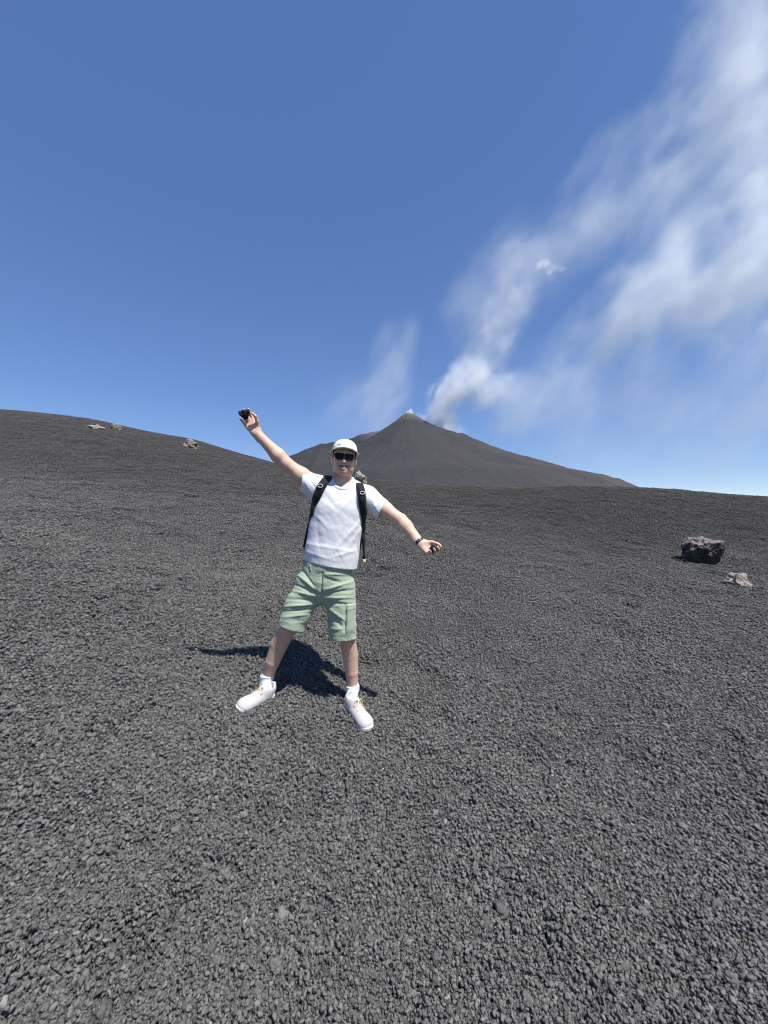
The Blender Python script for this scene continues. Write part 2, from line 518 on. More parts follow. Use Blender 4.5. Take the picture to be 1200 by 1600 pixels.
# ------------------------------------------------------------------ rocks
def rock_mesh(seed, radii, sub=5, rough=0.35, cuts=7, scale=1.6, pits=0.0):
    v, f = ICO[sub]
    rs = np.random.default_rng(seed)
    d = v.copy()
    p = d * 1.0
    # planar cuts give broken faces
    for _ in range(cuts):
        n = rs.normal(size=3); n /= np.linalg.norm(n)
        k = rs.uniform(0.55, 0.85)
        over = p @ n - k
        p = p - np.outer(np.clip(over, 0, None), n) * 0.92
    o = rs.uniform(0, 50, 3)
    q = p * scale + o
    disp = rough * (0.45 * fbm(q[:, 0], q[:, 1], q[:, 2], seed=seed, octaves=5, gain=0.55))
    rid = 1 - np.abs(fbm(q[:, 0] * 1.8, q[:, 1] * 1.8, q[:, 2] * 1.8, seed=seed + 5, octaves=3))
    disp = disp + rough * 0.22 * (rid - 0.6)
    if pits:
        disp = disp - pits * np.clip(vnoise(q[:, 0] * 5, q[:, 1] * 5, q[:, 2] * 5, seed=seed + 9) - 0.15, 0, 1)
    p = p * (1 + disp[:, None])
    return p * np.asarray(radii), f

def rock_mat(name, dark, light, scale, bump):
    m, N, b = new_mat(name, dark, 0.9, 0.2)
    tc = N.n('ShaderNodeTexCoord')
    n1 = N.n('ShaderNodeTexNoise', {'Vector': tc.outputs['Object'], 'Scale': scale, 'Detail': 8.0, 'Roughness': 0.7})
    vo = N.n('ShaderNodeTexVoronoi', {'Vector': tc.outputs['Object'], 'Scale': scale * 5})
    N.set(b.inputs['Base Color'], N.ramp(n1.outputs[0], [(0.32, dark), (0.5, tuple(0.5 * (a + c) for a, c in zip(dark, light))), (0.7, light)]))
    n2 = N.n('ShaderNodeTexNoise', {'Vector': tc.outputs['Object'], 'Scale': scale * 6, 'Detail': 6.0, 'Roughness': 0.75})
    h = N.math('ADD', n2.outputs[0], N.math('MULTIPLY', vo.outputs[0], 0.5))
    N.set(b.inputs['Normal'], N.n('ShaderNodeBump', {'Height': h, 'Strength': 1.0, 'Distance': bump}))
    return m

MAT_BASALT = rock_mat('dark_basalt', (0.055, 0.045, 0.042), (0.20, 0.16, 0.145), 3.0, 0.03)
MAT_TAN = rock_mat('tan_lava', (0.19, 0.165, 0.135), (0.40, 0.355, 0.305), 4.0, 0.03)
MAT_GREYTAN = rock_mat('weathered_lava', (0.12, 0.105, 0.085), (0.34, 0.30, 0.24), 5.0, 0.04)

def place_rock(name, seed, u, v, w, h, mat, label, sink=0.25, depth=0.85, lift=0.0, yoff=0.0, rot=0.0, **kw):
    """rock whose foot is at photo pixel (u, v), w x h in photo pixels"""
    hit = ground_hit(u, v)
    y = hit[1]
    W, H = w / F * y, h / F * y
    vv, ff = rock_mesh(seed, (W / 2, W / 2 * depth, H / 2 * (1 + sink)), **kw)
    if rot:
        c, s = math.cos(rot), math.sin(rot)
        vv = np.stack([vv[:, 0] * c - vv[:, 2] * s, vv[:, 1], vv[:, 0] * s + vv[:, 2] * c], -1)
    # stretch to the wanted size and set the foot a little below the surface
    vv[:, 0] *= W / np.ptp(vv[:, 0]); vv[:, 0] -= (vv[:, 0].max() + vv[:, 0].min()) / 2
    vv[:, 2] *= H * (1 + sink) / np.ptp(vv[:, 2]); vv[:, 2] -= vv[:, 2].min() + H * sink
    o = mesh_obj(name, vv, ff, mat, smooth=False)
    yy = y + W * depth * 0.3 + yoff
    x = hit[0] * yy / y
    z = float(ground_z(np.array([x]), np.array([yy]))[0])
    o.location = (x, yy, min(z, hit[2] + 0.3 * H) + lift)
    tag(o, label, 'rock')
    return o

# big dark boulder: blocky undercut lump with a flat crown painted lighter as if sunlit
def build_boulder():
    m = rock_mat('boulder_basalt', (0.030, 0.027, 0.026), (0.10, 0.088, 0.083), 3.0, 0.04)
    N = NT(m.node_tree); b = m.node_tree.nodes['Principled BSDF']
    ge = N.n('ShaderNodeNewGeometry')
    sz = N.n('ShaderNodeSeparateXYZ', {0: ge.outputs['Normal']})
    dn = N.n('ShaderNodeTexNoise', {'Scale': 7.0, 'Detail': 6.0, 'Roughness': 0.7})
    lit_top = N.math('MULTIPLY', N.math('MULTIPLY_ADD', sz.outputs[2], 2.2, -0.9, clamp=True), N.math('MULTIPLY_ADD', dn.outputs[0], 2.4, -0.5, clamp=True))  # tan on upward faces paints the sunlit top into the colour
    old = b.inputs['Base Color'].links[0].from_socket
    N.set(b.inputs['Base Color'], N.mix(lit_top, old, c4(0.30, 0.262, 0.24)))
    hit = ground_hit(1107, 886)
    y = hit[1]; k = y / F
    v0, f = ICO[6]
    p = v0 / ((np.abs(v0) ** 3.6).sum(1) ** (1 / 3.6))[:, None]
    rs = np.random.default_rng(5)
    for _ in range(9):
        n = rs.normal(size=3); n /= np.linalg.norm(n)
        over = p @ n - rs.uniform(0.80, 1.0)
        p = p - np.outer(np.clip(over, 0, None), n) * 0.9
    x, yy, z = p.T
    yy = yy + np.clip(0.45 - z, 0, 1.3) * np.clip(-yy + 0.1, 0, 1) * 0.55      # front leans in under the brow
    x = x * (1 + 0.06 * z) - 0.20 * np.clip(0.2 - z, 0, 1) * (x < 0) - 0.1 * z * (x < 0) * 0
    z = z - 0.22 * np.clip(-x - 0.2, 0, 1) * (z > 0) + 0.05 * x
    p = np.stack([x, yy, z], -1)
    q = p * 1.7 + 9
    d = 0.16 * fbm(q[:, 0], q[:, 1], q[:, 2], seed=14, octaves=6, gain=0.58) + 0.07 * (0.5 - np.abs(fbm(q[:, 0] * 2, q[:, 1] * 2, q[:, 2] * 2, seed=19, octaves=4)))
    p = p * (1 + d[:, None])
    v = p * np.array([30 * k, 24 * k, 24 * k])
    v[:, 0] *= 56 * k / np.ptp(v[:, 0]); v[:, 2] *= 1.25
    v[:, 2] -= v[:, 2].max() - 45 * k
    o = mesh_obj('boulder', v, f, m, smooth=False)
    o.location = (hit[0] + 0.05, y + 0.30, hit[2] + 0.02)
    tag(o, 'large dark undercut boulder sitting on the gravel slope at right', 'boulder')
build_boulder()
place_rock('pale_rock', 23, 1152, 919, 36, 23, MAT_TAN, 'small pale tan rock lying just downhill of the dark boulder', sub=5, rough=0.42, scale=1.8, cuts=8, pits=0.0, sink=0.5)
place_rock('lava_crag', 31, 563, 756, 22, 20, MAT_TAN, 'pointed grey lava crag on the ridge beside the man\'s head', sub=5, rough=0.7, scale=1.8, cuts=9, sink=0.4)
place_rock('lava_outcrop', 37, 298, 701, 26, 14, MAT_GREYTAN, 'brown broken lava outcrop just below the left ridge under the raised hand', sub=5, rough=0.75, scale=2.0, cuts=8, pits=0.1, sink=0.5, rot=-0.25)
place_rock('skyline_rock', 41, 182, 672, 17, 10, MAT_GREYTAN, 'small rounded grey brown rock standing on the left skyline', sub=4, rough=0.5, cuts=7, sink=0.6)
place_rock('flat_rock', 43, 152, 671.5, 24, 7, MAT_TAN, 'thin flat tan rock slab left of the skyline rock', sub=4, rough=0.8, scale=2.0, cuts=6, sink=0.7)

# larger loose stones that can be picked out in the gravel: pieces of the ground
def build_stones():
    protos = []
    for k in range(8):
        v, f = rock_mesh(60 + k, (1, 0.9, 0.8), sub=3, rough=0.9, cuts=6, scale=2.3, pits=0.15)
        protos.append((v, f))
    mats = []
    for nm, c0, c1 in (('stone_dark', (0.09, 0.088, 0.085), (0.17, 0.165, 0.16)), ('stone_grey', (0.12, 0.118, 0.115), (0.22, 0.215, 0.21)), ('stone_pale', (0.17, 0.17, 0.165), (0.27, 0.272, 0.265))):
        mats.append(rock_mat(nm, c0, c1, 2.5, 0.003))
    meshes = {}
    # (u, v, width px, tone)  tone 0 dark, 1 grey, 2 pale
    spots = [(440, 1437, 15, 2), (222, 1380, 13, 1), (350, 1372, 15, 1), (148, 1414, 11, 1), (92, 1400, 9, 1), (381, 1278, 10, 2), (272, 1165, 10, 1), (275, 1302, 14, 1),
             (340, 1510, 13, 1), (680, 1275, 9, 2), (725, 1282, 8, 2), (478, 1425, 9, 1), (430, 1515, 15, 1), (115, 1035, 8, 0), (52, 858, 7, 0), (1005, 1430, 10, 1),
             (974, 1514, 11, 1), (838, 1295, 10, 1), (1040, 1140, 10, 2), (985, 1100, 6, 1), (1025, 976, 5, 2), (1048, 955, 5, 2), (885, 1005, 7, 0), (805, 1092, 6, 0),
             (455, 1230, 9, 0), (598, 1233, 9, 0), (782, 1430, 18, 0), (758, 1446, 12, 0), (475, 1345, 11, 0), (190, 1340, 11, 0), (330, 1490, 13, 0), (120, 1305, 10, 0),
             (420, 1350, 10, 0), (880, 1392, 13, 0), (868, 1300, 10, 0), (820, 1370, 10, 0), (1060, 1330, 9, 0), (160, 1590, 16, 0), (560, 1290, 8, 0), (700, 1500, 12, 0)]
    r2 = np.random.default_rng(99)
    for _ in range(150):
        v = 900 + 690 * r2.random() ** 1.4
        spots.append((r2.uniform(5, 1195), v, r2.uniform(6, 9) * (0.55 + 0.75 * (v - 850) / 700), int(r2.choice([0, 0, 0, 1, 1]))))
    for u, v, w, tone in spots:
        if 350 < u < 610 and 1030 < v < 1145: continue
        k = int(r2.integers(0, 8))
        hit = ground_hit(u, v)
        s = w / F * np.linalg.norm(hit - np.array([0, 0, CAM_Z])) / 2 * 0.92
        if (k, tone) not in meshes:
            o = mesh_obj('stone', protos[k][0], protos[k][1], mats[tone], ground, smooth=False)
            meshes[(k, tone)] = o.data
        else:
            o = bpy.data.objects.new('stone', meshes[(k, tone)])
            C.objects.link(o); o.parent = ground
        o.location = hit + np.array([0, 0, 0.45 * s + 0.005])
        o.scale = (s, s, s)
        o.rotation_euler = (r2.uniform(-0.4, 0.4), r2.uniform(-0.4, 0.4), r2.uniform(0, 6.28))
build_stones()

# ------------------------------------------------------------------ smoke and cloud: real volumes standing over the crater
def smoke_volume(name, depth, lo, hi, vox, blobs, noise_scale, warp, strength, color=(0.93, 0.95, 1.0), thick=45.0, seed=0.0, sharp=(0.38, 0.72), label=None, cat=None, flow=0.95, stretch=0.45, aniso=0.0):
    """photo-pixel units in local space: x = u, z = -v, y = depth offset; scaled to metres at the given depth.
    blobs: (u, v, half_len, half_wid, angle_deg, weight, edge_noise)"""
    S = depth / F
    o = mesh_obj(name, [(lo[0], -thick, -hi[1]), (hi[0], thick, -hi[1]), (hi[0], thick, -lo[1]), (lo[0], -thick, -lo[1])], [(0, 1, 2, 3)], None)
    o.location = (-600 * S, depth, CAM_Z + 800 * S)
    o.scale = (S, S, S)
    m = bpy.data.materials.new(name)
    m.use_nodes = True
    mt = NT(m.node_tree)
    m.node_tree.nodes.clear()
    out = mt.n('ShaderNodeOutputMaterial')
    pv = mt.n('ShaderNodeVolumePrincipled', {'Color': (*color, 1), 'Density': strength, 'Anisotropy': aniso})
    m.node_tree.links.new(pv.outputs[0], out.inputs['Volume'])
    o.data.materials.append(m)
    g = bpy.data.node_groups.new(name, 'GeometryNodeTree')
    g.interface.new_socket('Geometry', in_out='INPUT', socket_type='NodeSocketGeometry')
    g.interface.new_socket('Geometry', in_out='OUTPUT', socket_type='NodeSocketGeometry')
    N = NT(g)
    N.n('NodeGroupInput')
    go = N.n('NodeGroupOutput')
    pos = N.n('GeometryNodeInputPosition').outputs[0]
    M = N.math
    # swirl the lookup position
    wn = N.n('ShaderNodeTexNoise', {'Vector': pos, 'Scale': 0.011, 'Detail': 3.0, 'Roughness': 0.55})
    wv = N.n('ShaderNodeVectorMath', {0: wn.outputs['Color'], 1: (0.5, 0.5, 0.5)}, operation='SUBTRACT')
    ws = N.n('ShaderNodeVectorMath', {0: wv.outputs[0]}, operation='SCALE'); ws.inputs['Scale'].default_value = warp * 2
    pw = N.n('ShaderNodeVectorMath', {0: pos, 1: ws.outputs[0]}, operation='ADD').outputs[0]
    sx = N.n('ShaderNodeSeparateXYZ', {0: pw})
    X, Y, Z = sx.outputs[0], sx.outputs[1], sx.outputs[2]
    # billow noise stretched along the drift
    cf, sf = math.cos(flow), math.sin(flow)
    along = M('MULTIPLY', M('MULTIPLY_ADD', X, cf, M('MULTIPLY', Z, sf)), stretch)
    across = M('MULTIPLY_ADD', Z, cf, M('MULTIPLY', X, -sf))
    mp = N.n('ShaderNodeCombineXYZ', {0: M('ADD', along, seed * 40), 1: Y, 2: across})
    bn = N.n('ShaderNodeTexNoise', {'Vector': mp.outputs[0], 'Scale': noise_scale, 'Detail': 6.0, 'Roughness': 0.62})
    bill = N.n('ShaderNodeMapRange', {'Value': bn.outputs[0], 'From Min': sharp[0], 'From Max': sharp[1], 'To Min': 0.0, 'To Max': 1.0}, interpolation_type='SMOOTHSTEP').outputs[0]
    en = M('SUBTRACT', bn.outputs[0], 0.5)
    total = None
    for (u, v, a, b_, ang, w, edge) in blobs:
        ca, sa = math.cos(R(ang)), math.sin(R(ang))
        dx, dz = M('SUBTRACT', X, u), M('ADD', Z, v)
        p = M('MULTIPLY', M('MULTIPLY_ADD', dx, ca, M('MULTIPLY', dz, sa)), 1.0 / a)
        q = M('MULTIPLY', M('MULTIPLY_ADD', dz, ca, M('MULTIPLY', dx, -sa)), 1.0 / b_)
        yv = M('MULTIPLY', Y, 1.0 / (min(a, b_, thick * 0.9)))
        r2_ = M('ADD', M('ADD', M('MULTIPLY', p, p), M('MULTIPLY', q, q)), M('MULTIPLY', yv, yv))
        d = M('SUBTRACT', M('SQRT', r2_), M('MULTIPLY', en, edge))
        k = N.n('ShaderNodeMapRange', {'Value': d, 'From Min': 0.25, 'From Max': 1.0, 'To Min': w, 'To Max': 0.0}, interpolation_type='SMOOTHSTEP').outputs[0]
        total = k if total is None else M('ADD', total, k)
    dens = M('MULTIPLY', total, bill)
    n = [int((hi[0] - lo[0]) / vox) + 2, int(2 * thick / (vox * 1.6)) + 2, int((hi[1] - lo[1]) / vox) + 2]
    vc = N.n('GeometryNodeVolumeCube', {'Density': dens, 'Background': 0.0, 'Min': (lo[0], -thick, -hi[1]), 'Max': (hi[0], thick, -lo[1]),
                                        'Resolution X': n[0], 'Resolution Y': n[1], 'Resolution Z': n[2]})
    sm = N.n('GeometryNodeSetMaterial', {'Geometry': vc.outputs[0], 'Material': m})
    g.links.new(sm.outputs[0], go.inputs[0])
    md = o.modifiers.new('density', 'NODES'); md.node_group = g
    tag(o, label, cat, kind='stuff')
    return o

smoke_volume('crater_smoke', 815.0, (630, 370), (900, 700), 2.1,
    [(696, 666, 32, 24, 70, 0.9, 0.9), (690, 645, 42, 28, 68, 0.95, 1.0), (700, 618, 46, 34, 58, 1.0, 1.1), (724, 594, 48, 40, 45, 0.85, 1.2), (752, 606, 56, 46, 30, 0.5, 1.2), (790, 612, 56, 44, 10, 0.22, 1.2), (762, 545, 80, 46, 64, 0.36, 1.3), (792, 480, 80, 52, 64, 0.22, 1.3), (815, 420, 60, 50, 62, 0.14, 1.3)],
    0.036, 7, 0.044, thick=42, sharp=(0.20, 0.64), stretch=0.75, seed=3.0, color=(0.985, 0.995, 1.0),
    label='dense white smoke puff rising from the crater just right of the summit', cat='smoke')
smoke_volume('rim_smoke', 768.0, (635, 625), (770, 705), 1.8,
    [(690, 669, 52, 9, -29, 1.0, 0.9), (672, 658, 26, 8, -35, 0.7, 0.8), (710, 672, 30, 14, -20, 0.7, 0.8)],
    0.05, 3, 0.045, thick=12, sharp=(0.22, 0.66), stretch=0.6, seed=8.0, flow=-0.5, color=(0.955, 0.985, 1.0),
    label='thin veil of smoke hugging the upper right flank of the cone', cat='smoke')
smoke_volume('smoke_wisp', 850.0, (470, 440), (700, 700), 3.0,
    [(610, 590, 105, 48, 80, 0.9, 0.9), (590, 650, 75, 50, 80, 0.5, 1.0), (628, 535, 60, 34, 65, 0.5, 1.0), (545, 640, 70, 75, 90, 0.45, 1.0)],
    0.020, 12, 0.013, thick=40, sharp=(0.30, 0.70), seed=11.0, color=(0.955, 0.985, 1.0),
    label='faint smoke wisp rising left of the summit', cat='smoke')
smoke_volume('drifting_smoke', 820.0, (660, -330), (1640, 800), 4.6,
    [(1080, 430, 230, 120, 42, 0.85, 1.0), (1010, 470, 150, 80, 42, 0.55, 1.1), (1230, 400, 240, 150, 30, 1.0, 0.9), (1100, 250, 240, 105, 62, 0.55, 1.2), (1190, 60, 280, 140, 62, 0.55, 1.0),
     (930, 560, 200, 95, 30, 0.42, 1.0), (1080, 640, 380, 150, 4, 0.40, 0.7), (780, 440, 150, 75, 62, 0.30, 1.2), (880, 380, 160, 80, 55, 0.26, 1.2), (1330, 200, 300, 190, 50, 0.8, 0.9), (1400, 520, 320, 200, 20, 0.7, 0.9), (960, 300, 170, 80, 60, 0.28, 1.2), (840, 640, 130, 80, 10, 0.28, 0.9)],
    0.0155, 26, 0.0140, thick=75, sharp=(0.28, 0.70), seed=5.0, stretch=0.55, color=(0.955, 0.985, 1.0),
    label='broad pale smoke plume drifting up across the right of the sky', cat='smoke')
smoke_volume('small_cloud', 1500.0, (822, 392), (896, 446), 1.6,
    [(857, 419, 28, 10, 3, 1.0, 1.3), (851, 414, 14, 9, 10, 0.6, 1.0), (858, 428, 22, 16, 0, 0.12, 1.0)],
    0.07, 5, 0.11, thick=11, sharp=(0.38, 0.68), stretch=0.8, seed=2.0, color=(1, 1, 1),
    label='tiny white cloud wisp alone in the blue above the crater smoke', cat='cloud')
smoke_volume('summit_steam', 800.0, (628, 632), (652, 650), 0.8,
    [(641, 644, 8, 3.2, -8, 1.0, 0.8), (642, 641, 3.0, 3.5, 0, 0.8, 0.8)],
    0.2, 1, 0.6, thick=4, sharp=(0.25, 0.6), stretch=0.9, color=(1, 1, 1),
    label='tiny white steam puff on the very top of the volcano', cat='steam')

# ------------------------------------------------------------------ soft-shape modelling (distance fields turned into one skin)
class Field:
    def __init__(self, lo, hi, h):
        self.h = h
        self.lo = np.asarray(lo, float)
        self.n = np.ceil((np.asarray(hi) - self.lo) / h).astype(int) + 1
        self.f = np.full(self.n, 1.0, np.float32)
    def block(self, lo, hi):
        a = np.clip(np.floor((lo - self.lo) / self.h).astype(int), 0, self.n - 1)
        b = np.clip(np.ceil((hi - self.lo) / self.h).astype(int) + 1, 1, self.n)
        sl = tuple(slice(i, j) for i, j in zip(a, b))
        ax = [self.lo[k] + self.h * np.arange(a[k], b[k]) for k in range(3)]
        return sl, ax[0][:, None, None], ax[1][None, :, None], ax[2][None, None, :]
    def merge(self, sl, d, k, op):
        g = self.f[sl]
        d = d.astype(np.float32)
        if op == 'sub': d = -d
        if op == 'add':
            if k > 0:
                t = np.clip(k - np.abs(g - d), 0, None) / k
                self.f[sl] = np.minimum(g, d) - t * t * k * 0.25
            else: self.f[sl] = np.minimum(g, d)
        else:
            if k > 0:
                t = np.clip(k - np.abs(g - d), 0, None) / k
                self.f[sl] = np.maximum(g, d) + t * t * k * 0.25
            else: self.f[sl] = np.maximum(g, d)
    def cone(self, a, ra, b, rb, k=0.02, op='add', flat=None):
        """tapered capsule; flat = (axis vector, factor) squeezes its section along the axis"""
        a = np.asarray(a, float); b = np.asarray(b, float)
        m = max(ra, rb) * (1.0 if flat is None else max(1, flat[1])) + k + 3 * self.h
        sl, X, Y, Z = self.block(np.minimum(a, b) - m, np.maximum(a, b) + m)
        if 0 in self.f[sl].shape: return
        ab = b - a
        L = ab @ ab + 1e-12
        t = np.clip(((X - a[0]) * ab[0] + (Y - a[1]) * ab[1] + (Z - a[2]) * ab[2]) / L, 0, 1)
        dx, dy, dz = X - a[0] - t * ab[0], Y - a[1] - t * ab[1], Z - a[2] - t * ab[2]
        sc = 1.0
        if flat is not None:
            n, s = np.asarray(flat[0], float), flat[1]
            n = n / np.linalg.norm(n)
            pr = (dx * n[0] + dy * n[1] + dz * n[2]) * (1 / s - 1)
            dx, dy, dz = dx + pr * n[0], dy + pr * n[1], dz + pr * n[2]
            sc = min(1, s) ** 0.5
        d = (np.sqrt(dx * dx + dy * dy + dz * dz) - (ra + (rb - ra) * t)) * sc
        self.merge(sl, d, k, op)
    def ball(self, c, r, k=0.02, op='add', M=None):
        """ellipsoid, radii r, optional rotation matrix rows = local axes"""
        c = np.asarray(c, float); r = np.ones(3) * r
        m = r.max() + k + 3 * self.h
        sl, X, Y, Z = self.block(c - m, c + m)
        if 0 in self.f[sl].shape: return
        dx, dy, dz = X - c[0], Y - c[1], Z - c[2]
        if M is not None:
            dx, dy, dz = (M[i][0] * dx + M[i][1] * dy + M[i][2] * dz for i in range(3))
        k0 = np.sqrt((dx / r[0]) ** 2 + (dy / r[1]) ** 2 + (dz / r[2]) ** 2)
        k1 = np.sqrt((dx / r[0] ** 2) ** 2 + (dy / r[1] ** 2) ** 2 + (dz / r[2] ** 2) ** 2) + 1e-9
        self.merge(sl, k0 * (k0 - 1) / k1, k, op)
    def plane(self, p, n, k=0.0, box=None):
        """keep the side opposite to the normal n; box limits where it acts (lo, hi)"""
        p = np.asarray(p, float); n = np.asarray(n, float); n = n / np.linalg.norm(n)
        lo = self.lo if box is None else np.asarray(box[0]); hi = self.lo + self.h * self.n if box is None else np.asarray(box[1])
        sl, X, Y, Z = self.block(lo, hi)
        d = (X - p[0]) * n[0] + (Y - p[1]) * n[1] + (Z - p[2]) * n[2]
        self.merge(sl, -d, k, 'sub')
    def mesh(self):
        f = self.f
        f[0] = f[-1] = 1; f[:, 0] = f[:, -1] = 1; f[:, :, 0] = f[:, :, -1] = 1
        s = f < 0
        cnt = np.zeros(tuple(np.array(f.shape) - 1), np.int8)
        for i in (0, 1):
            for j in (0, 1):
                for k in (0, 1):
                    cnt += s[i:i + cnt.shape[0], j:j + cnt.shape[1], k:k + cnt.shape[2]]
        act = np.argwhere((cnt > 0) & (cnt < 8))
        idx = np.full(cnt.shape, -1, np.int32)
        idx[tuple(act.T)] = np.arange(len(act))
        corners = [(i, j, k) for i in (0, 1) for j in (0, 1) for k in (0, 1)]
        val = np.stack([f[act[:, 0] + i, act[:, 1] + j, act[:, 2] + k] for i, j, k in corners], 1).astype(float)
        acc = np.zeros((len(act), 3)); num = np.zeros(len(act))
        for p in range(8):
            for q in range(p + 1, 8):
                if sum(abs(a - b) for a, b in zip(corners[p], corners[q])) != 1: continue
                m = (val[:, p] < 0) != (val[:, q] < 0)
                t = val[m, p] / (val[m, p] - val[m, q])
                acc[m] += np.array(corners[p]) + t[:, None] * (np.array(corners[q]) - np.array(corners[p]))
                num[m] += 1
        V = self.lo + self.h * (act + acc / num[:, None])
        Q = []
        for ax in range(3):
            o1, o2 = [(1, 2), (2, 0), (0, 1)][ax]
            sa = [slice(None)] * 3; sb = [slice(None)] * 3
            sa[ax] = slice(0, -1); sb[ax] = slice(1, None)
            A, B = s[tuple(sa)], s[tuple(sb)]
            for flip in (0, 1):
                e = np.argwhere((A & ~B) if not flip else (~A & B))
                e = e[(e[:, o1] > 0) & (e[:, o2] > 0)]
                c = []
                for d1, d2 in ((0, 0), (1, 0), (1, 1), (0, 1)):
                    w = e.copy(); w[:, o1] -= 1 - d1; w[:, o2] -= 1 - d2
                    c.append(idx[tuple(w.T)])
                q = np.stack(c, 1)
                Q.append(q[:, ::-1] if flip else q)
        Q = np.vstack(Q)
        return V, Q[(Q >= 0).all(1)]

def normals(V, Q):
    n = np.cross(V[Q[:, 2]] - V[Q[:, 0]], V[Q[:, 3]] - V[Q[:, 1]]) if Q.shape[1] == 4 else np.cross(V[Q[:, 1]] - V[Q[:, 0]], V[Q[:, 2]] - V[Q[:, 0]])
    out = np.zeros_like(V)
    for k in range(Q.shape[1]): np.add.at(out, Q[:, k], n)
    return out / (np.linalg.norm(out, axis=1)[:, None] + 1e-12)

def relax(V, Q, n=2, w=0.5):
    E = np.vstack([Q[:, [0, 1]], Q[:, [1, 2]], Q[:, [2, 3]], Q[:, [3, 0]]])
    for _ in range(n):
        s = np.zeros_like(V); c = np.zeros(len(V))
        np.add.at(s, E[:, 0], V[E[:, 1]]); np.add.at(c, E[:, 0], 1)
        np.add.at(s, E[:, 1], V[E[:, 0]]); np.add.at(c, E[:, 1], 1)
        V = V * (1 - w) + w * s / np.maximum(c, 1)[:, None]
    return V

def to_px(V):
    y = V[:, 1]
    return 600 + V[:, 0] / y * F, 800 - (V[:, 2] - CAM_Z) / y * F

def folds(V, nrm, segs):
    """raise or sink cloth along creases given in body-front coordinates: (u0, v0, u1, v1, width, height)"""
    u, v = to_px(V)
    front = np.clip(-nrm[:, 1] * 1.6 + 0.45, 0, 1)
    d = np.zeros(len(V))
    for (u0, v0, u1, v1, w, h) in segs:
        ax, ay = u1 - u0, v1 - v0
        L = ax * ax + ay * ay
        t = ((u - u0) * ax + (v - v0) * ay) / L
        tc = np.clip(t, 0, 1)
        dist2 = (u - u0 - tc * ax) ** 2 + (v - v0 - tc * ay) ** 2
        d += h * np.exp(-dist2 / (w * w)) * np.clip(1.15 - np.abs(tc - 0.45) * 1.4, 0, 1)
    return V + nrm * (d * front)[:, None]

def tube(points, radius, n=8, close=False):
    """tube mesh along a polyline; radius is a number or a list"""
    pts_ = [Vector(p) for p in points]
    m = len(pts_)
    rad = radius if hasattr(radius, '__len__') else [radius] * m
    V, Fc = [], []
    up = Vector((0.13, 0.31, 0.94))
    for i, p in enumerate(pts_):
        t = (pts_[(i + 1) % m] - pts_[i - 1]) if close else (pts_[min(i + 1, m - 1)] - pts_[max(i - 1, 0)])
        t.normalize()
        a = t.cross(up).normalized(); b = t.cross(a)
        for k in range(n):
            an = 2 * math.pi * k / n
            V.append(p + (a * math.cos(an) + b * math.sin(an)) * rad[i])
    for i in range(m if close else m - 1):
        j = (i + 1) % m
        for k in range(n):
            Fc.append((i * n + k, i * n + (k + 1) % n, j * n + (k + 1) % n, j * n + k))
    if not close:
        Fc.append(tuple(range(n))[::-1]); Fc.append(tuple((m - 1) * n + k for k in range(n)))
    return V, Fc

def merge_parts(parts):
    V, Fc = [], []
    for v, f in parts:
        b = len(V)
        V += [tuple(x) for x in v]; Fc += [tuple(i + b for i in q) for q in f]
    return V, Fc

# ------------------------------------------------------------------ materials of the man
def skin_material():
    m, N, b = new_mat('skin', (0.6, 0.4, 0.3), 0.5, 0.35)
    at = N.n('ShaderNodeAttribute', attribute_name='red')
    st = N.n('ShaderNodeAttribute', attribute_name='stubble')
    lp = N.n('ShaderNodeAttribute', attribute_name='lip')
    tc = N.n('ShaderNodeTexCoord')
    n1 = N.n('ShaderNodeTexNoise', {'Vector': tc.outputs['Object'], 'Scale': 14.0, 'Detail': 4.0})
    n2 = N.n('ShaderNodeTexNoise', {'Vector': tc.outputs['Object'], 'Scale': 160.0, 'Detail': 2.0})
    col = N.mix(N.math('MULTIPLY', n1.outputs[0], 0.8), c4(0.69, 0.455, 0.345), c4(0.63, 0.385, 0.28))
    col = N.mix(at.outputs['Fac'], col, c4(0.62, 0.345, 0.245))
    col = N.mix(N.math('MULTIPLY', st.outputs['Fac'], N.math('MULTIPLY_ADD', n2.outputs[0], 0.7, 0.15)), col, c4(0.20, 0.115, 0.075))
    col = N.mix(lp.outputs['Fac'], col, c4(0.36, 0.13, 0.11))
    mo = N.n('ShaderNodeAttribute', attribute_name='mouth')
    col = N.mix(mo.outputs['Fac'], col, c4(0.07, 0.025, 0.022))
    N.set(b.inputs['Base Color'], col)
    b.inputs['Subsurface Weight'].default_value = 0.12
    b.inputs['Subsurface Radius'].default_value = (0.02, 0.008, 0.004)
    b.inputs['Subsurface Scale'].default_value = 0.4
    N.set(b.inputs['Normal'], N.n('ShaderNodeBump', {'Height': n2.outputs[0], 'Strength': 0.25, 'Distance': 0.002}))
    return m
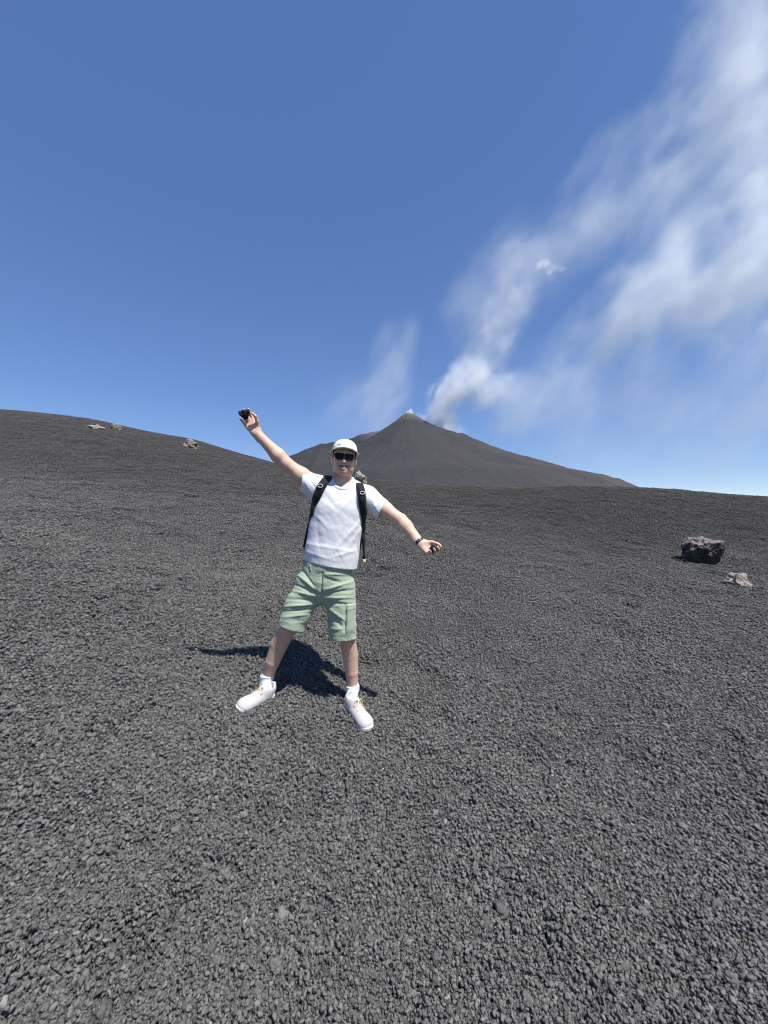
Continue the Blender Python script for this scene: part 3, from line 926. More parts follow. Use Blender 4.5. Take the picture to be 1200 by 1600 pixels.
def cloth_material(name, c0, c1, weave=900.0, rough=0.9, wr=0.004, sheen=0.15):
    m, N, b = new_mat(name, c0, rough, 0.15)
    tc = N.n('ShaderNodeTexCoord')
    n1 = N.n('ShaderNodeTexNoise', {'Vector': tc.outputs['Object'], 'Scale': 11.0, 'Detail': 5.0, 'Roughness': 0.6})
    n2 = N.n('ShaderNodeTexNoise', {'Vector': tc.outputs['Object'], 'Scale': weave, 'Detail': 2.0})
    n3 = N.n('ShaderNodeTexNoise', {'Vector': tc.outputs['Object'], 'Scale': 42.0, 'Detail': 4.0, 'Roughness': 0.6})
    N.set(b.inputs['Base Color'], N.mix(n1.outputs[0], (*c0, 1), (*c1, 1)))
    h = N.math('ADD', N.math('MULTIPLY', n3.outputs[0], 1.0), N.math('MULTIPLY', n2.outputs[0], 0.12))
    N.set(b.inputs['Normal'], N.n('ShaderNodeBump', {'Height': h, 'Strength': 0.9, 'Distance': wr}))
    b.inputs['Sheen Weight'].default_value = sheen
    return m
MAT_SKIN = skin_material()
MAT_SHIRT = cloth_material('white_cotton', (0.74, 0.74, 0.75), (0.70, 0.705, 0.725), wr=0.0005)
MAT_SHORTS = cloth_material('sage_cotton', (0.335, 0.405, 0.295), (0.30, 0.37, 0.27), wr=0.0009)
MAT_SHORTS_SEAM = cloth_material('sage_seam', (0.20, 0.30, 0.21), (0.18, 0.27, 0.19), wr=0.003)
MAT_CAP = cloth_material('cream_cap', (0.74, 0.765, 0.665), (0.70, 0.73, 0.63), wr=0.001)
MAT_SOCK = cloth_material('white_sock', (0.62, 0.62, 0.64), (0.54, 0.55, 0.58), weave=500, wr=0.003)
MAT_SHOE = cloth_material('white_knit', (0.58, 0.54, 0.535), (0.46, 0.42, 0.415), weave=260, wr=0.0015)
MAT_SOLE = new_mat('white_foam', (0.70, 0.68, 0.64), 0.6, 0.3)[0]
MAT_LACE = cloth_material('cream_lace', (0.66, 0.55, 0.40), (0.58, 0.47, 0.33))
MAT_HAIR = mat_var('brown_hair', (0.045, 0.025, 0.014), (0.09, 0.05, 0.028), 60, 0.6, 0.004, 200)
MAT_LENS = new_mat('dark_lens', (0.004, 0.004, 0.004), 0.12, 0.15)[0]
MAT_FRAME = new_mat('black_frame', (0.007, 0.007, 0.007), 0.38, 0.2)[0]
MAT_BLACK = cloth_material('black_webbing', (0.012, 0.012, 0.015), (0.020, 0.020, 0.024), rough=0.75, wr=0.002)
MAT_NAVY = cloth_material('navy_fabric', (0.020, 0.028, 0.052), (0.032, 0.042, 0.07), rough=0.7, wr=0.006)
MAT_BUCKLE = new_mat('pale_plastic', (0.6, 0.6, 0.6), 0.4, 0.5)[0]
MAT_BAND = new_mat('black_rubber', (0.016, 0.016, 0.016), 0.45, 0.4)[0]
MAT_METAL = new_mat('steel', (0.45, 0.45, 0.45), 0.3, 0.5)[0]
MAT_METAL.node_tree.nodes['Principled BSDF'].inputs['Metallic'].default_value = 1.0
MAT_TEETH = new_mat('teeth', (0.42, 0.38, 0.33), 0.3, 0.5)[0]

# ------------------------------------------------------------------ joints (photo pixel + depth)
J = dict(
    neck=P(536, 752, 2.575), chest=P(533, 790, 2.575), belly=P(523, 840, 2.57), pelvis=P(513, 888, 2.575),
    sh_r=P(496, 763, 2.575), el_r=P(446, 724, 2.51), wr_r=P(402, 678, 2.45),
    sh_l=P(575, 778, 2.575), el_l=P(626, 812.5, 2.51), wr_l=P(656, 848, 2.42),
    hip_r=P(489, 900, 2.59), kn_r=P(450, 983, 2.52), cf_r=P(435.5, 1008, 2.555), an_r=P(416, 1062, 2.60),
    hip_l=P(533, 905, 2.59), kn_l=P(542, 990, 2.55), cf_l=P(547, 1024, 2.585), an_l=P(551, 1076, 2.62),
)
HEAD = P(537.5, 719, 2.555)
# head frame: x to the photo's right, y backwards, z up; tilt right, turn slightly right
Hm = (Matrix.Rotation(R(5.5), 3, 'Y') @ Matrix.Rotation(R(7), 3, 'Z') @ Matrix.Rotation(R(-3), 3, 'X'))
HM = np.array(Hm)
HS = 0.94
def hp(x, y, z):
    return HEAD + HM @ (np.array([x, y, z]) * HS)

# feet on the ground -----------------------------------------------------
def foot_frame(heel_px, toe_px):
    a, b = ground_hit(*heel_px), ground_hit(*toe_px)
    d = Vector(b - a); d.normalize()
    n = Vector(ground_normals(np.array([a[0]]), np.array([a[1]]), 0.15)[0])
    side = d.cross(n).normalized()
    n = side.cross(d).normalized()
    return a, np.array(side), np.array(d), np.array(n)
FOOT_R = foot_frame((424, 1090), (374, 1111))
FOOT_L = foot_frame((541, 1104), (567, 1132))
def fp(fr, s, f, u):
    """foot frame point: s sideways, f forward from heel, u up"""
    return fr[0] + fr[1] * s * 0.94 + fr[2] * f * 0.90 + fr[3] * (u * 1.08 - 0.007)

HAND_AX = [None, None]
def hand(Fd, wrist, d, n, side, curls, spread, thumb, arm_r=0.026):
    """palm and five fingers; d along the hand, n out of the palm, side towards the thumb"""
    d = d / np.linalg.norm(d)
    n = n - d * (n @ d); n = n / np.linalg.norm(n)
    t = np.cross(d, n)
    if t @ side < 0: t = -t
    HAND_AX[:] = [d, n]
    lens = [(0.042, 0.026, 0.020), (0.046, 0.029, 0.021), (0.043, 0.027, 0.020), (0.034, 0.021, 0.018)]
    offs = [0.030, 0.010, -0.010, -0.029]
    palm_l = [0.088, 0.090, 0.085, 0.077]
    Fd.cone(wrist - d * 0.03, arm_r, wrist + d * 0.01, arm_r * 0.92, 0.02, flat=(n, 0.8))
    for i in range(4):
        k0 = wrist + d * 0.012 + t * offs[i] * 0.55
        k1 = wrist + d * palm_l[i] + t * offs[i]
        Fd.cone(k0, 0.0165, k1, 0.0125, 0.014, flat=(n, 0.85))
    Fd.cone(wrist + d * 0.02 + t * 0.018 + n * 0.006, 0.016, wrist + d * 0.05 + t * 0.028 + n * 0.008, 0.013, 0.012)
    tips = []
    for i in range(4):
        p = wrist + d * palm_l[i] + t * offs[i]
        a = 0.0
        sp = spread * (offs[i] / 0.03)
        r = [0.0092, 0.0095, 0.0092, 0.008][i]
        for j, L in enumerate(lens[i]):
            a += curls[i][j]
            dirv = (d * math.cos(a) + n * math.sin(a))
            dirv = dirv + t * sp * math.cos(a)
            dirv /= np.linalg.norm(dirv)
            q = p + dirv * L
            Fd.cone(p, r * (1 - 0.08 * j), q, r * (0.92 - 0.08 * j), 0.004)
            p = q
        tips.append(p)
    p = wrist + d * 0.028 + t * 0.026 + n * 0.006
    for j, (L, ct, cn, r) in enumerate(((0.042, thumb[0], thumb[1], 0.0125), (0.034, thumb[2], thumb[3], 0.0105), (0.026, thumb[4], thumb[5], 0.0092))):
        dirv = d + t * ct + n * cn
        dirv /= np.linalg.norm(dirv)
        q = p + dirv * L
        Fd.cone(p, r, q, r * 0.9, 0.006)
        p = q
    tips.append(p)
    return tips

def build_body():
    lo = np.array([-1.02, 2.20, J['an_l'][2] - 0.20]); hi = np.array([0.46, 2.86, HEAD[2] + 0.42])
    Fd = Field(lo, hi, 0.0042)
    YA = (np.array([0, 1.0, 0]), 0.68)
    # trunk (under the clothes)
    Fd.cone(J['pelvis'] + (0, 0, 0.02), 0.134, J['belly'], 0.138, 0.03, flat=YA)
    Fd.cone(J['belly'], 0.145, J['chest'], 0.150, 0.05, flat=YA)
    Fd.cone(J['sh_r'] + (0.03, 0, 0), 0.062, J['sh_l'] - (0.03, 0, 0), 0.062, 0.06)
    # neck
    Fd.cone(J['neck'] + (0, 0.012, -0.02), 0.062, hp(0, 0.018, -0.05), 0.056, 0.03)
    Fd.cone(J['neck'] + (0, 0.015, -0.03), 0.050, J['sh_r'] + (0.05, 0, -0.005), 0.042, 0.02)
    Fd.cone(J['neck'] + (0, 0.015, -0.03), 0.050, J['sh_l'] + (-0.05, 0, -0.005), 0.042, 0.02)
    # arms
    for s in 'rl':
        sh, el, wr = J['sh_' + s], J['el_' + s], J['wr_' + s]
        big = 1.06 if s == 'r' else 0.98
        Fd.cone(sh, 0.056 * big, el, 0.0405 * big, 0.03)
        Fd.ball(sh + (el - sh) * 0.5, 0.050 * big, 0.03)
        m = el + (wr - el) * 0.27
        Fd.cone(el, 0.040 * big, m, 0.0425 * big, 0.02)
        Fd.cone(m, 0.0425 * big, wr, 0.027, 0.02)
    # legs
    for s in 'rl':
        hip, kn, cf, an = (J[k + s] for k in ('hip_', 'kn_', 'cf_', 'an_'))
        fr = FOOT_R if s == 'r' else FOOT_L
        rk, rc, rm, mid = (0.055, 0.057, 0.048, P(426, 1033, 2.575)) if s == 'r' else (0.052, 0.0525, 0.044, P(549.5, 1050, 2.605))
        Fd.cone(hip + (0, 0, -0.02), 0.076, kn, rk, 0.03)
        Fd.ball(kn + (0, -0.026, 0.004), (0.034, 0.032, 0.042), 0.02)
        Fd.cone(kn, rk, cf + (0, 0.010, 0), rc, 0.006)
        Fd.cone(cf + (0, 0.010, 0), rc, mid, rm, 0.006)
        Fd.cone(mid, rm, an, 0.034, 0.006)
        Fd.cone(an, 0.034, fp(fr, 0, 0.055, 0.05), 0.036, 0.02)
        Fd.cone(fp(fr, 0, 0.04, 0.045), 0.03, fp(fr, 0, 0.20, 0.038), 0.026, 0.02)
    # head
    H = lambda c, r, k, op='add': Fd.ball(hp(*c), np.asarray(r) * HS, k, op, HM.T)
    H((0, 0.012, 0.045), (0.077, 0.095, 0.092), 0.02)
    H((0, -0.030, -0.020), (0.067, 0.066, 0.088), 0.03)
    H((0, -0.040, -0.070), (0.056, 0.050, 0.044), 0.03)
    H((0, -0.074, -0.098), (0.024, 0.018, 0.019), 0.022)
    for sx in (-1, 1):
        H((sx * 0.047, -0.010, -0.072), (0.016, 0.030, 0.030), 0.03)
        H((sx * 0.040, -0.066, -0.022), (0.026, 0.024, 0.024), 0.02)
        Fd.cone(hp(sx * 0.015, -0.090, 0.028), 0.010, hp(sx * 0.048, -0.072, 0.030), 0.009, 0.012)
        H((sx * 0.031, -0.093, 0.008), (0.016, 0.010, 0.010), 0.012, 'sub')
        H((sx * 0.031, -0.080, 0.008), (0.013, 0.010, 0.011), 0.006)
        H((sx * 0.0125, -0.099, -0.033), (0.0070, 0.010, 0.0065), 0.007)
        H((sx * 0.0065, -0.103, -0.0395), (0.004, 0.006, 0.004), 0.003, 'sub')
        # ear: rim, lobe and a hollow
        H((sx * 0.081, 0.010, 0.002), (0.011, 0.021, 0.031), 0.012)
        H((sx * 0.080, 0.004, -0.024), (0.008, 0.011, 0.012), 0.008)
        H((sx * 0.091, 0.002, 0.004), (0.006, 0.010, 0.016), 0.006, 'sub')
    Fd.cone(hp(0, -0.088, 0.020), 0.0075 * HS, hp(0, -0.107, -0.026), 0.0095 * HS, 0.012)
    H((0, -0.109, -0.030), (0.0095, 0.008, 0.008), 0.008)
    # smiling mouth
    for sx in (-1, 1):
        Fd.cone(hp(0, -0.0985, -0.0545), 0.0056, hp(sx * 0.027, -0.086, -0.0500), 0.0036, 0.006)
        Fd.cone(hp(0, -0.0970, -0.0755), 0.0066, hp(sx * 0.024, -0.086, -0.0600), 0.0036, 0.006)
        Fd.cone(hp(0, -0.1040, -0.0645), 0.0076, hp(sx * 0.026, -0.0900, -0.0545), 0.0040, 0.002, 'sub')
        H((sx * 0.036, -0.076, -0.050), (0.010, 0.012, 0.016), 0.012)
    # hands
    dr = P(384, 652, 2.43) - J['wr_r']
    tips_r = hand(Fd, J['wr_r'], dr, np.array([0.15, -0.9, 0.2]), np.array([1.0, 0, 0.6]),
                  [(0.15, 0.60, 0.85), (0.12, 0.58, 0.85), (0.15, 0.62, 0.85), (0.22, 0.65, 0.85)], 0.14, (0.45, 0.60, 0.25, 0.62, -0.25, 0.25), 0.027)
    global STONE_R, STONE_L
    STONE_R = J['wr_r'] + HAND_AX[0] * 0.132 + HAND_AX[1] * 0.034
    dl = P(684, 868, 2.38) - J['wr_l']
    tips_l = hand(Fd, J['wr_l'], dl, np.array([0.05, -0.75, 0.45]), np.array([0.5, 0, 0.8]),
                  [(0.60, 0.95, 0.55), (0.65, 0.95, 0.6), (0.70, 1.0, 0.6), (0.75, 1.0, 0.6)], 0.10, (0.50, 0.45, 0.10, 0.50, -0.15, 0.45), 0.026)
    STONE_L = J['wr_l'] + HAND_AX[0] * 0.098 + HAND_AX[1] * 0.038
    V, Q = Fd.mesh()
    V = relax(V, Q, 2, 0.4)
    o = mesh_obj('person', V, Q, MAT_SKIN)
    # colour zones that belong to the skin itself
    L = ((V - HEAD) @ HM) / HS
    inhead = (np.abs(L[:, 0]) < 0.11) & (np.abs(L[:, 1]) < 0.14) & (L[:, 2] > -0.135) & (L[:, 2] < 0.15)
    g = lambda c, r: np.exp(-(((L - np.array(c)) / np.array(r)) ** 2).sum(1))
    red = 0.75 * (g((0.045, -0.07, -0.02), (0.03, 0.04, 0.025)) + g((-0.045, -0.07, -0.02), (0.03, 0.04, 0.025))) + 0.6 * g((0, -0.115, -0.028), (0.02, 0.03, 0.02)) \
        + 0.8 * (g((0.085, 0.005, 0), (0.015, 0.03, 0.04)) + g((-0.085, 0.005, 0), (0.015, 0.03, 0.04)))
    red = np.where(inhead, red, 0)
    for s in 'rl':
        red += 0.35 * np.exp(-((V - J['el_' + s]) ** 2).sum(1) / 0.045 ** 2)
        dk = ((V - J['kn_' + s]) ** 2).sum(1)
        red += 0.45 * np.exp(-dk / 0.08 ** 2)
        dw = np.linalg.norm(V - (J['wr_' + s] + (dr if s == 'r' else dl) * 1.1), axis=1)
        red += 0.35 * np.exp(-(dw / 0.09) ** 2)
        red += 0.30 * (V[:, 2] < J['kn_' + s][2]) * (np.abs(V[:, 0] - J['cf_' + s][0]) < 0.14)
    st = smooth01((-0.030 - L[:, 2]) / 0.03) * smooth01((-0.005 - L[:, 1] + 0.03) / 0.04) * smooth01((L[:, 2] + 0.135) / 0.03) * inhead
    st = np.maximum(st, g((0, -0.105, -0.046), (0.028, 0.02, 0.008)) * inhead)
    leg = (V[:, 2] < J['kn_r'][2] + 0.02)
    hair = vnoise(V[:, 0] * 40, V[:, 1] * 40, V[:, 2] * 12, seed=64) * 0.5 + 0.5
    st = np.maximum(st, leg * (0.22 + 0.40 * hair))
    lip = np.clip(np.maximum(g((0, -0.10, -0.054), (0.026, 0.02, 0.0045)) * 0.6, np.maximum(g((0, -0.10, -0.0765), (0.018, 0.02, 0.006)) * 0.6, g((0, -0.092, -0.0625), (0.028, 0.012, 0.0065)) * 1.3)) * 1.1, 0, 1) * inhead
    mz = -0.0640 + 13.5 * L[:, 0] ** 2
    mouth = np.exp(-((L[:, 2] - mz) / 0.0042) ** 2) * (np.abs(L[:, 0]) < 0.029) * (L[:, 1] < -0.07) * inhead
    add_attr(o, 'mouth', np.clip(mouth * 0.85, 0, 1))
    add_attr(o, 'red', np.clip(red, 0, 1)); add_attr(o, 'stubble', np.clip(st * 0.42, 0, 1)); add_attr(o, 'lip', lip)
    tag(o, 'man in white t-shirt, green shorts and pale cap with arms flung wide', 'person')
    return o, tips_r, tips_l
person, TIPS_R, TIPS_L = build_body()

def part(name, V, Q, mat, parent=None, smooth=True):
    return mesh_obj(name, V, Q, mat, person if parent is None else parent, smooth)

# ------------------------------------------------------------------ t-shirt
NECK_A, NECK_B = np.array((0.0, -0.026, -0.034)), np.array((0.0, 0.036, 0.14))
COLLAR = []
def build_shirt():
    Fd = Field((-0.72, 2.36, J['pelvis'][2] - 0.10), (0.12, 2.80, J['neck'][2] + 0.12), 0.0045)
    Y = np.array([0, 1.0, 0])
    hem_c = P(515, 884, 2.575)
    rows = [(P(516, 893, 2.575), 0.176, 0.74), (P(519, 860, 2.575), 0.173, 0.74), (P(524, 828, 2.575), 0.170, 0.74), (P(529, 800, 2.575), 0.170, 0.74), (P(532, 796, 2.575), 0.160, 0.74)]
    for a, b in zip(rows, rows[1:]):
        Fd.cone(a[0], a[1], b[0], b[1], 0.03, flat=(Y, a[2]))
    Fd.cone(J['sh_r'] + (0.02, 0, -0.005), 0.072, J['sh_l'] + (-0.02, 0, -0.005), 0.070, 0.06)
    Fd.cone(J['neck'] + (-0.040, 0.022, -0.016), 0.046, J['sh_r'] + (0.03, 0, 0.012), 0.062, 0.04)
    Fd.cone(J['neck'] + (0.040, 0.022, -0.016), 0.046, J['sh_l'] + (-0.03, 0, 0.012), 0.062, 0.05)
    # sleeves, a little wider than the arm at the opening
    er = P(464, 744.5, 2.545); el = P(604, 801, 2.54)
    Fd.cone(J['sh_r'] + (0.0, 0, -0.005), 0.076, er, 0.074, 0.05)
    Fd.cone(J['sh_l'] + (0.0, 0, -0.005), 0.074, el, 0.066, 0.05)
    cr = P(471, 748.5, 2.55); cl = P(598.5, 798, 2.545)
    nr_ = np.array([-1.0, -0.25, 0.12]); nl = np.array([0.86, -0.2, -0.5])
    big = 0.13
    Fd.plane(cr, nr_, 0.004, (cr - (0.14, 0.14, 0.14), cr + (0.05, 0.14, 0.14)))
    Fd.plane(cl, nl, 0.004, (cl - (0.06, 0.14, 0.14), cl + (0.14, 0.14, 0.14)))
    # openings
    for c, e, s, r in ((cr, er, 'r', 0.066), (cl, el, 'l', 0.057)):
        inn = c + (J['sh_' + s] - e) / np.linalg.norm(J['sh_' + s] - e) * 0.035
        out = c + (e - J['sh_' + s]) / np.linalg.norm(e - J['sh_' + s]) * 0.12
        Fd.cone(inn, r * 0.92, out, r * 1.02, 0.004, 'sub')
    # hem: lower at the right of the photo
    hr, hl = P(473, 873, 2.575), P(557, 889, 2.575)
    hn = np.cross(hl - hr, np.array([0, 1.0, 0.03])); hn = hn if hn[2] < 0 else -hn
    Fd.plane(hr, hn, 0.003)
    Fd.cone(hem_c + (0, 0, -0.10), 0.158, hem_c + (0.0, 0, 0.028), 0.148, 0.003, 'sub', flat=(Y, 0.74))
    # neck hole
    nk = J['neck'] + (0.0, 0.0, 0.0)
    Cd = Field(Fd.lo, Fd.lo + Fd.h * (Fd.n - 1), Fd.h)
    Cd.n = Fd.n; Cd.f = np.full(Fd.f.shape, 1.0, np.float32)
    Cd.cone(nk + NECK_A, 0.064, nk + NECK_B, 0.075, 0.0)
    Cd.f = np.sqrt(Fd.f ** 2 + (Cd.f - 0.002) ** 2) - 0.0075
    COLLAR.append(Cd)
    Fd.cone(nk + NECK_A, 0.064, nk + NECK_B, 0.075, 0.004, 'sub')
    V, Q = Fd.mesh()
    V = relax(V, Q, 2, 0.5)
    n = normals(V, Q)
    # gentle cloth unevenness, drawn diagonally from the raised shoulder
    u, v = to_px(V)
    k = np.clip((v - 745) / 60, 0.25, 1)
    fr = np.clip(-n[:, 1] * 2, 0, 1) 
    a = R(62)
    s1 = (u * math.cos(a) + v * math.sin(a)); s2 = (-u * math.sin(a) + v * math.cos(a))
    V = V + n * (k * (0.0014 * vnoise(s2 * 0.09, s1 * 0.03, seed=71) + 0.0006 * vnoise(u * 0.09 + 5, v * 0.16, seed=72) + 0.0005 * vnoise(s2 * 0.3, s1 * 0.12, seed=73)))[:, None]
    seg = [(487, 800, 515, 826, 3.4, 0.006), (571, 806, 520, 862, 3.4, 0.009), (571, 816, 535, 868, 3.0, 0.007), (505, 768, 528, 800, 3.0, -0.006), (556, 770, 530, 800, 3.2, 0.007),
           (548, 775, 520, 786, 2.6, -0.006), (482, 850, 550, 862, 3.0, 0.006), (478, 862, 520, 876, 2.6, 0.006), (555, 860, 515, 872, 2.6, 0.006), (480, 745, 500, 772, 2.4, -0.007), (476, 752, 494, 782, 2.0, 0.006),
           (588, 790, 572, 798, 2.0, 0.005), (580, 782, 592, 802, 2.2, 0.006), (495, 815, 500, 860, 3.0, -0.006)]
    V = folds(V, n, [(*g[:4], g[4] * 1.0, g[5] * 0.38) for g in seg])
    o = part('t_shirt', V, Q, MAT_SHIRT)
    # collar rib and stitched hems
    def ring(c, ax, r, rad, nseg=40, fl=1.0, up=(0, 1, 0)):
        ax = Vector(ax).normalized(); a_ = ax.cross(Vector(up)).normalized(); b_ = ax.cross(a_)
        return [Vector(c) + a_ * math.cos(t) * r + b_ * math.sin(t) * r * fl for t in np.linspace(0, 2 * math.pi, nseg, endpoint=False)]
    return o
shirt = build_shirt()
dg0 = bpy.context.evaluated_depsgraph_get()
def bvh_of(o):
    me = o.data
    v = np.zeros(len(me.vertices) * 3); me.vertices.foreach_get('co', v)
    return BVHTree.FromPolygons(v.reshape(-1, 3).tolist(), [tuple(p.vertices) for p in me.polygons])
SHIRT_BVH = bvh_of(shirt)
def on_shirt(u, v, off=0.0, bvh=None):
    """front surface of the cloth under photo pixel (u, v)"""
    o = Vector((0, 0, CAM_Z)); d = Vector(P(u, v, 1.0)) - o
    loc, n, i, dist = (bvh or SHIRT_BVH).ray_cast(o, d.normalized())
    if loc is None: return None, None
    if n.dot(d) > 0: n = -n
    return loc + n * off, n

# ribbed collar round the neck hole
cv, cq = COLLAR[0].mesh()
part('collar', relax(cv, cq, 2), cq, MAT_SHIRT, shirt)

# ------------------------------------------------------------------ shorts
def build_shorts():
    Fd = Field((-0.82, 2.34, J['an_l'][2] + 0.18), (0.02, 2.84, J['pelvis'][2] + 0.12), 0.0045)
    Y = np.array([0, 1.0, 0])
    wc = P(514, 876, 2.575); hc = P(510, 905, 2.58)
    Fd.cone(wc, 0.160, hc, 0.176, 0.03, flat=(Y, 0.74))
    # legs
    r_top, r_hem = P(485, 915, 2.57), P(451, 990, 2.52)
    l_top, l_hem = P(531, 920, 2.57), P(537, 1008, 2.545)
    Fd.cone(r_top, 0.102, r_hem, 0.080, 0.035)
    Fd.cone(l_top, 0.105, l_hem, 0.087, 0.035)
    Fd.cone(P(466, 942, 2.54), 0.082, P(452, 985, 2.52), 0.080, 0.02)
    rn = r_hem - r_top; ln = l_hem - l_top
    ca, cb = P(453, 981, 2.525), P(536, 997.5, 2.545)
    rn = rn / np.linalg.norm(rn) + np.array([0.10, 0, 0]); ln = ln / np.linalg.norm(ln) + np.array([-0.08, 0, 0])
    Fd.plane(ca, rn, 0.003, (ca - (0.14, 0.2, 0.14), ca + (0.12, 0.2, 0.10)))
    Fd.plane(cb, ln, 0.003, (cb - (0.13, 0.2, 0.14), cb + (0.14, 0.2, 0.10)))
    for c, nn, r in ((ca, rn, 0.072), (cb, ln, 0.079)):
        nn = nn / np.linalg.norm(nn)
        Fd.cone(c - nn * 0.05, r * 0.9, c + nn * 0.1, r, 0.004, 'sub')
    V, Q = Fd.mesh()
    V = relax(V, Q, 2, 0.5)
    n = normals(V, Q)
    u, v = to_px(V)
    a = R(20)
    V = V + n * (0.004 * vnoise(u * 0.05, v * 0.09, seed=81) + 0.0015 * vnoise(u * 0.11 + 3, v * 0.17, seed=82) + 0.0008 * vnoise(u * 0.3, v * 0.5, seed=84))[:, None]
    seg = [(500, 926, 462, 896, 2.6, 0.012), (499, 929, 456, 912, 2.4, -0.011), (498, 927, 470, 888, 2.4, -0.010), (497, 933, 452, 922, 2.4, 0.011), (493, 938, 449, 936, 2.2, -0.009), (490, 944, 446, 948, 2.2, 0.010),
           (485, 952, 444, 956, 2.0, -0.008), (480, 960, 442, 965, 2.2, 0.008), (474, 970, 442, 970, 2.0, -0.006),
           (507, 922, 552, 908, 2.4, 0.011), (506, 928, 554, 921, 2.2, -0.010), (507, 934, 552, 934, 2.4, 0.010), (508, 942, 548, 944, 2.2, -0.009), (512, 950, 543, 972, 2.6, 0.010), (514, 956, 542, 990, 3.0, -0.009),
           (507, 902, 530, 910, 2.2, -0.009), (508, 897, 550, 898, 2.0, 0.007), (518, 985, 548, 980, 2.4, 0.008), (540, 945, 538, 990, 2.2, -0.012), (504, 895, 502, 928, 1.4, -0.010), (502, 915, 501, 932, 1.6, -0.010)]
    V0 = V
    V = folds(V, n, [(*g[:4], g[4] * 0.95, g[5] * 0.75) for g in seg])
    hemv = np.where(u < 500, 975 + (u - 437) * 0.25, 996.0)
    kk = smooth01((hemv - v - 4) / 14)[:, None]
    V = V0 * (1 - kk) + V * kk
    return part('shorts', V, Q, MAT_SHORTS)
shorts = build_shorts()
SHORTS_BVH = bvh_of(shorts)

def ribbon(pts2, width, thick, bvh, off=0.003, taper=None, wrap=None):
    """flat band laid on cloth along photo pixels"""
    c, nn = [], []
    for (u, v) in pts2:
        p, n = on_shirt(u, v, off, bvh)
        if p is None: continue
        c.append(p); nn.append(n)
    return band(c, nn, width, thick)

def band(c, nn, width, thick):
    for _ in range(3):      # even out the surface under the band
        c = [c[0]] + [(c[i - 1] + c[i] * 2 + c[i + 1]) / 4 for i in range(1, len(c) - 1)] + [c[-1]]
        nn = [nn[0]] + [((nn[i - 1] + nn[i] * 2 + nn[i + 1]) / 4).normalized() for i in range(1, len(nn) - 1)] + [nn[-1]]
    V, Fc = [], []
    m = len(c)
    for i in range(m):
        t = (c[min(i + 1, m - 1)] - c[max(i - 1, 0)]).normalized()
        s = t.cross(nn[i]).normalized()
        w = width[i] if hasattr(width, '__len__') else width
        for a, b in ((-1, 0), (-0.86, 1), (0.86, 1), (1, 0)):
            V.append(c[i] + s * a * w / 2 + nn[i] * thick * b)
    for i in range(m - 1):
        for k in range(4):
            Fc.append((i * 4 + k, i * 4 + (k + 1) % 4, (i + 1) * 4 + (k + 1) % 4, (i + 1) * 4 + k))
    Fc.append((3, 2, 1, 0)); Fc.append(tuple((m - 1) * 4 + k for k in range(4)))
    return V, Fc

def line(p0, p1, n):
    return [(p0[0] + (p1[0] - p0[0]) * t, p0[1] + (p1[1] - p0[1]) * t) for t in np.linspace(0, 1, n)]
def poly(pts2, n=8):
    out = []
    for a, b in zip(pts2, pts2[1:]): out += line(a, b, n)[:-1]
    return out + [pts2[-1]]

def build_short_details():
    # fly seam, cargo pockets and hem bands
    v, f = ribbon(poly([(507, 890), (505, 905), (503, 925)], 6), 0.006, 0.002, SHORTS_BVH, 0.0005)
    part('fly_seam', v, f, MAT_SHORTS_SEAM, shorts)
    def pocket(q, name='cargo_pocket'):
        n_ = 10
        V, Fc = [], []
        top = [[None] * (n_ + 1) for _ in range(n_ + 1)]
        okp = True
        for i in range(n_ + 1):
            for j in range(n_ + 1):
                s, t = i / n_, j / n_
                u = (q[0][0] * (1 - s) + q[1][0] * s) * (1 - t) + (q[3][0] * (1 - s) + q[2][0] * s) * t
                w = (q[0][1] * (1 - s) + q[1][1] * s) * (1 - t) + (q[3][1] * (1 - s) + q[2][1] * s) * t
                p, n = on_shirt(u, w, 0.0, SHORTS_BVH)
                if p is None: return
                edge = min(i, n_ - i, j, n_ - j)
                top[i][j] = p + n * (0.001 if edge == 0 else 0.010 if edge > 1 else 0.009)
        for i in range(n_ + 1):
            for j in range(n_ + 1): V.append(top[i][j])
        for i in range(n_):
            for j in range(n_): Fc.append((i * (n_ + 1) + j, (i + 1) * (n_ + 1) + j, (i + 1) * (n_ + 1) + j + 1, i * (n_ + 1) + j + 1))
        part(name, V, Fc, MAT_SHORTS, shorts)
    pocket([(542, 948), (555, 946), (554, 989), (539.5, 990)])
    pocket([(447, 921), (455, 924), (448.5, 962), (441, 958)])
    pocket([(541, 944.5), (555.5, 942.5), (555, 953), (541, 955)], 'pocket_flap')
    for lp in ((485, 886), (548, 893)):
        v, f = ribbon(line((lp[0], lp[1] - 3), (lp[0] + 0.5, lp[1] + 6), 6), 0.012, 0.003, SHORTS_BVH, 0.001)
        part('belt_loop', v, f, MAT_SHORTS, shorts)
build_short_details()

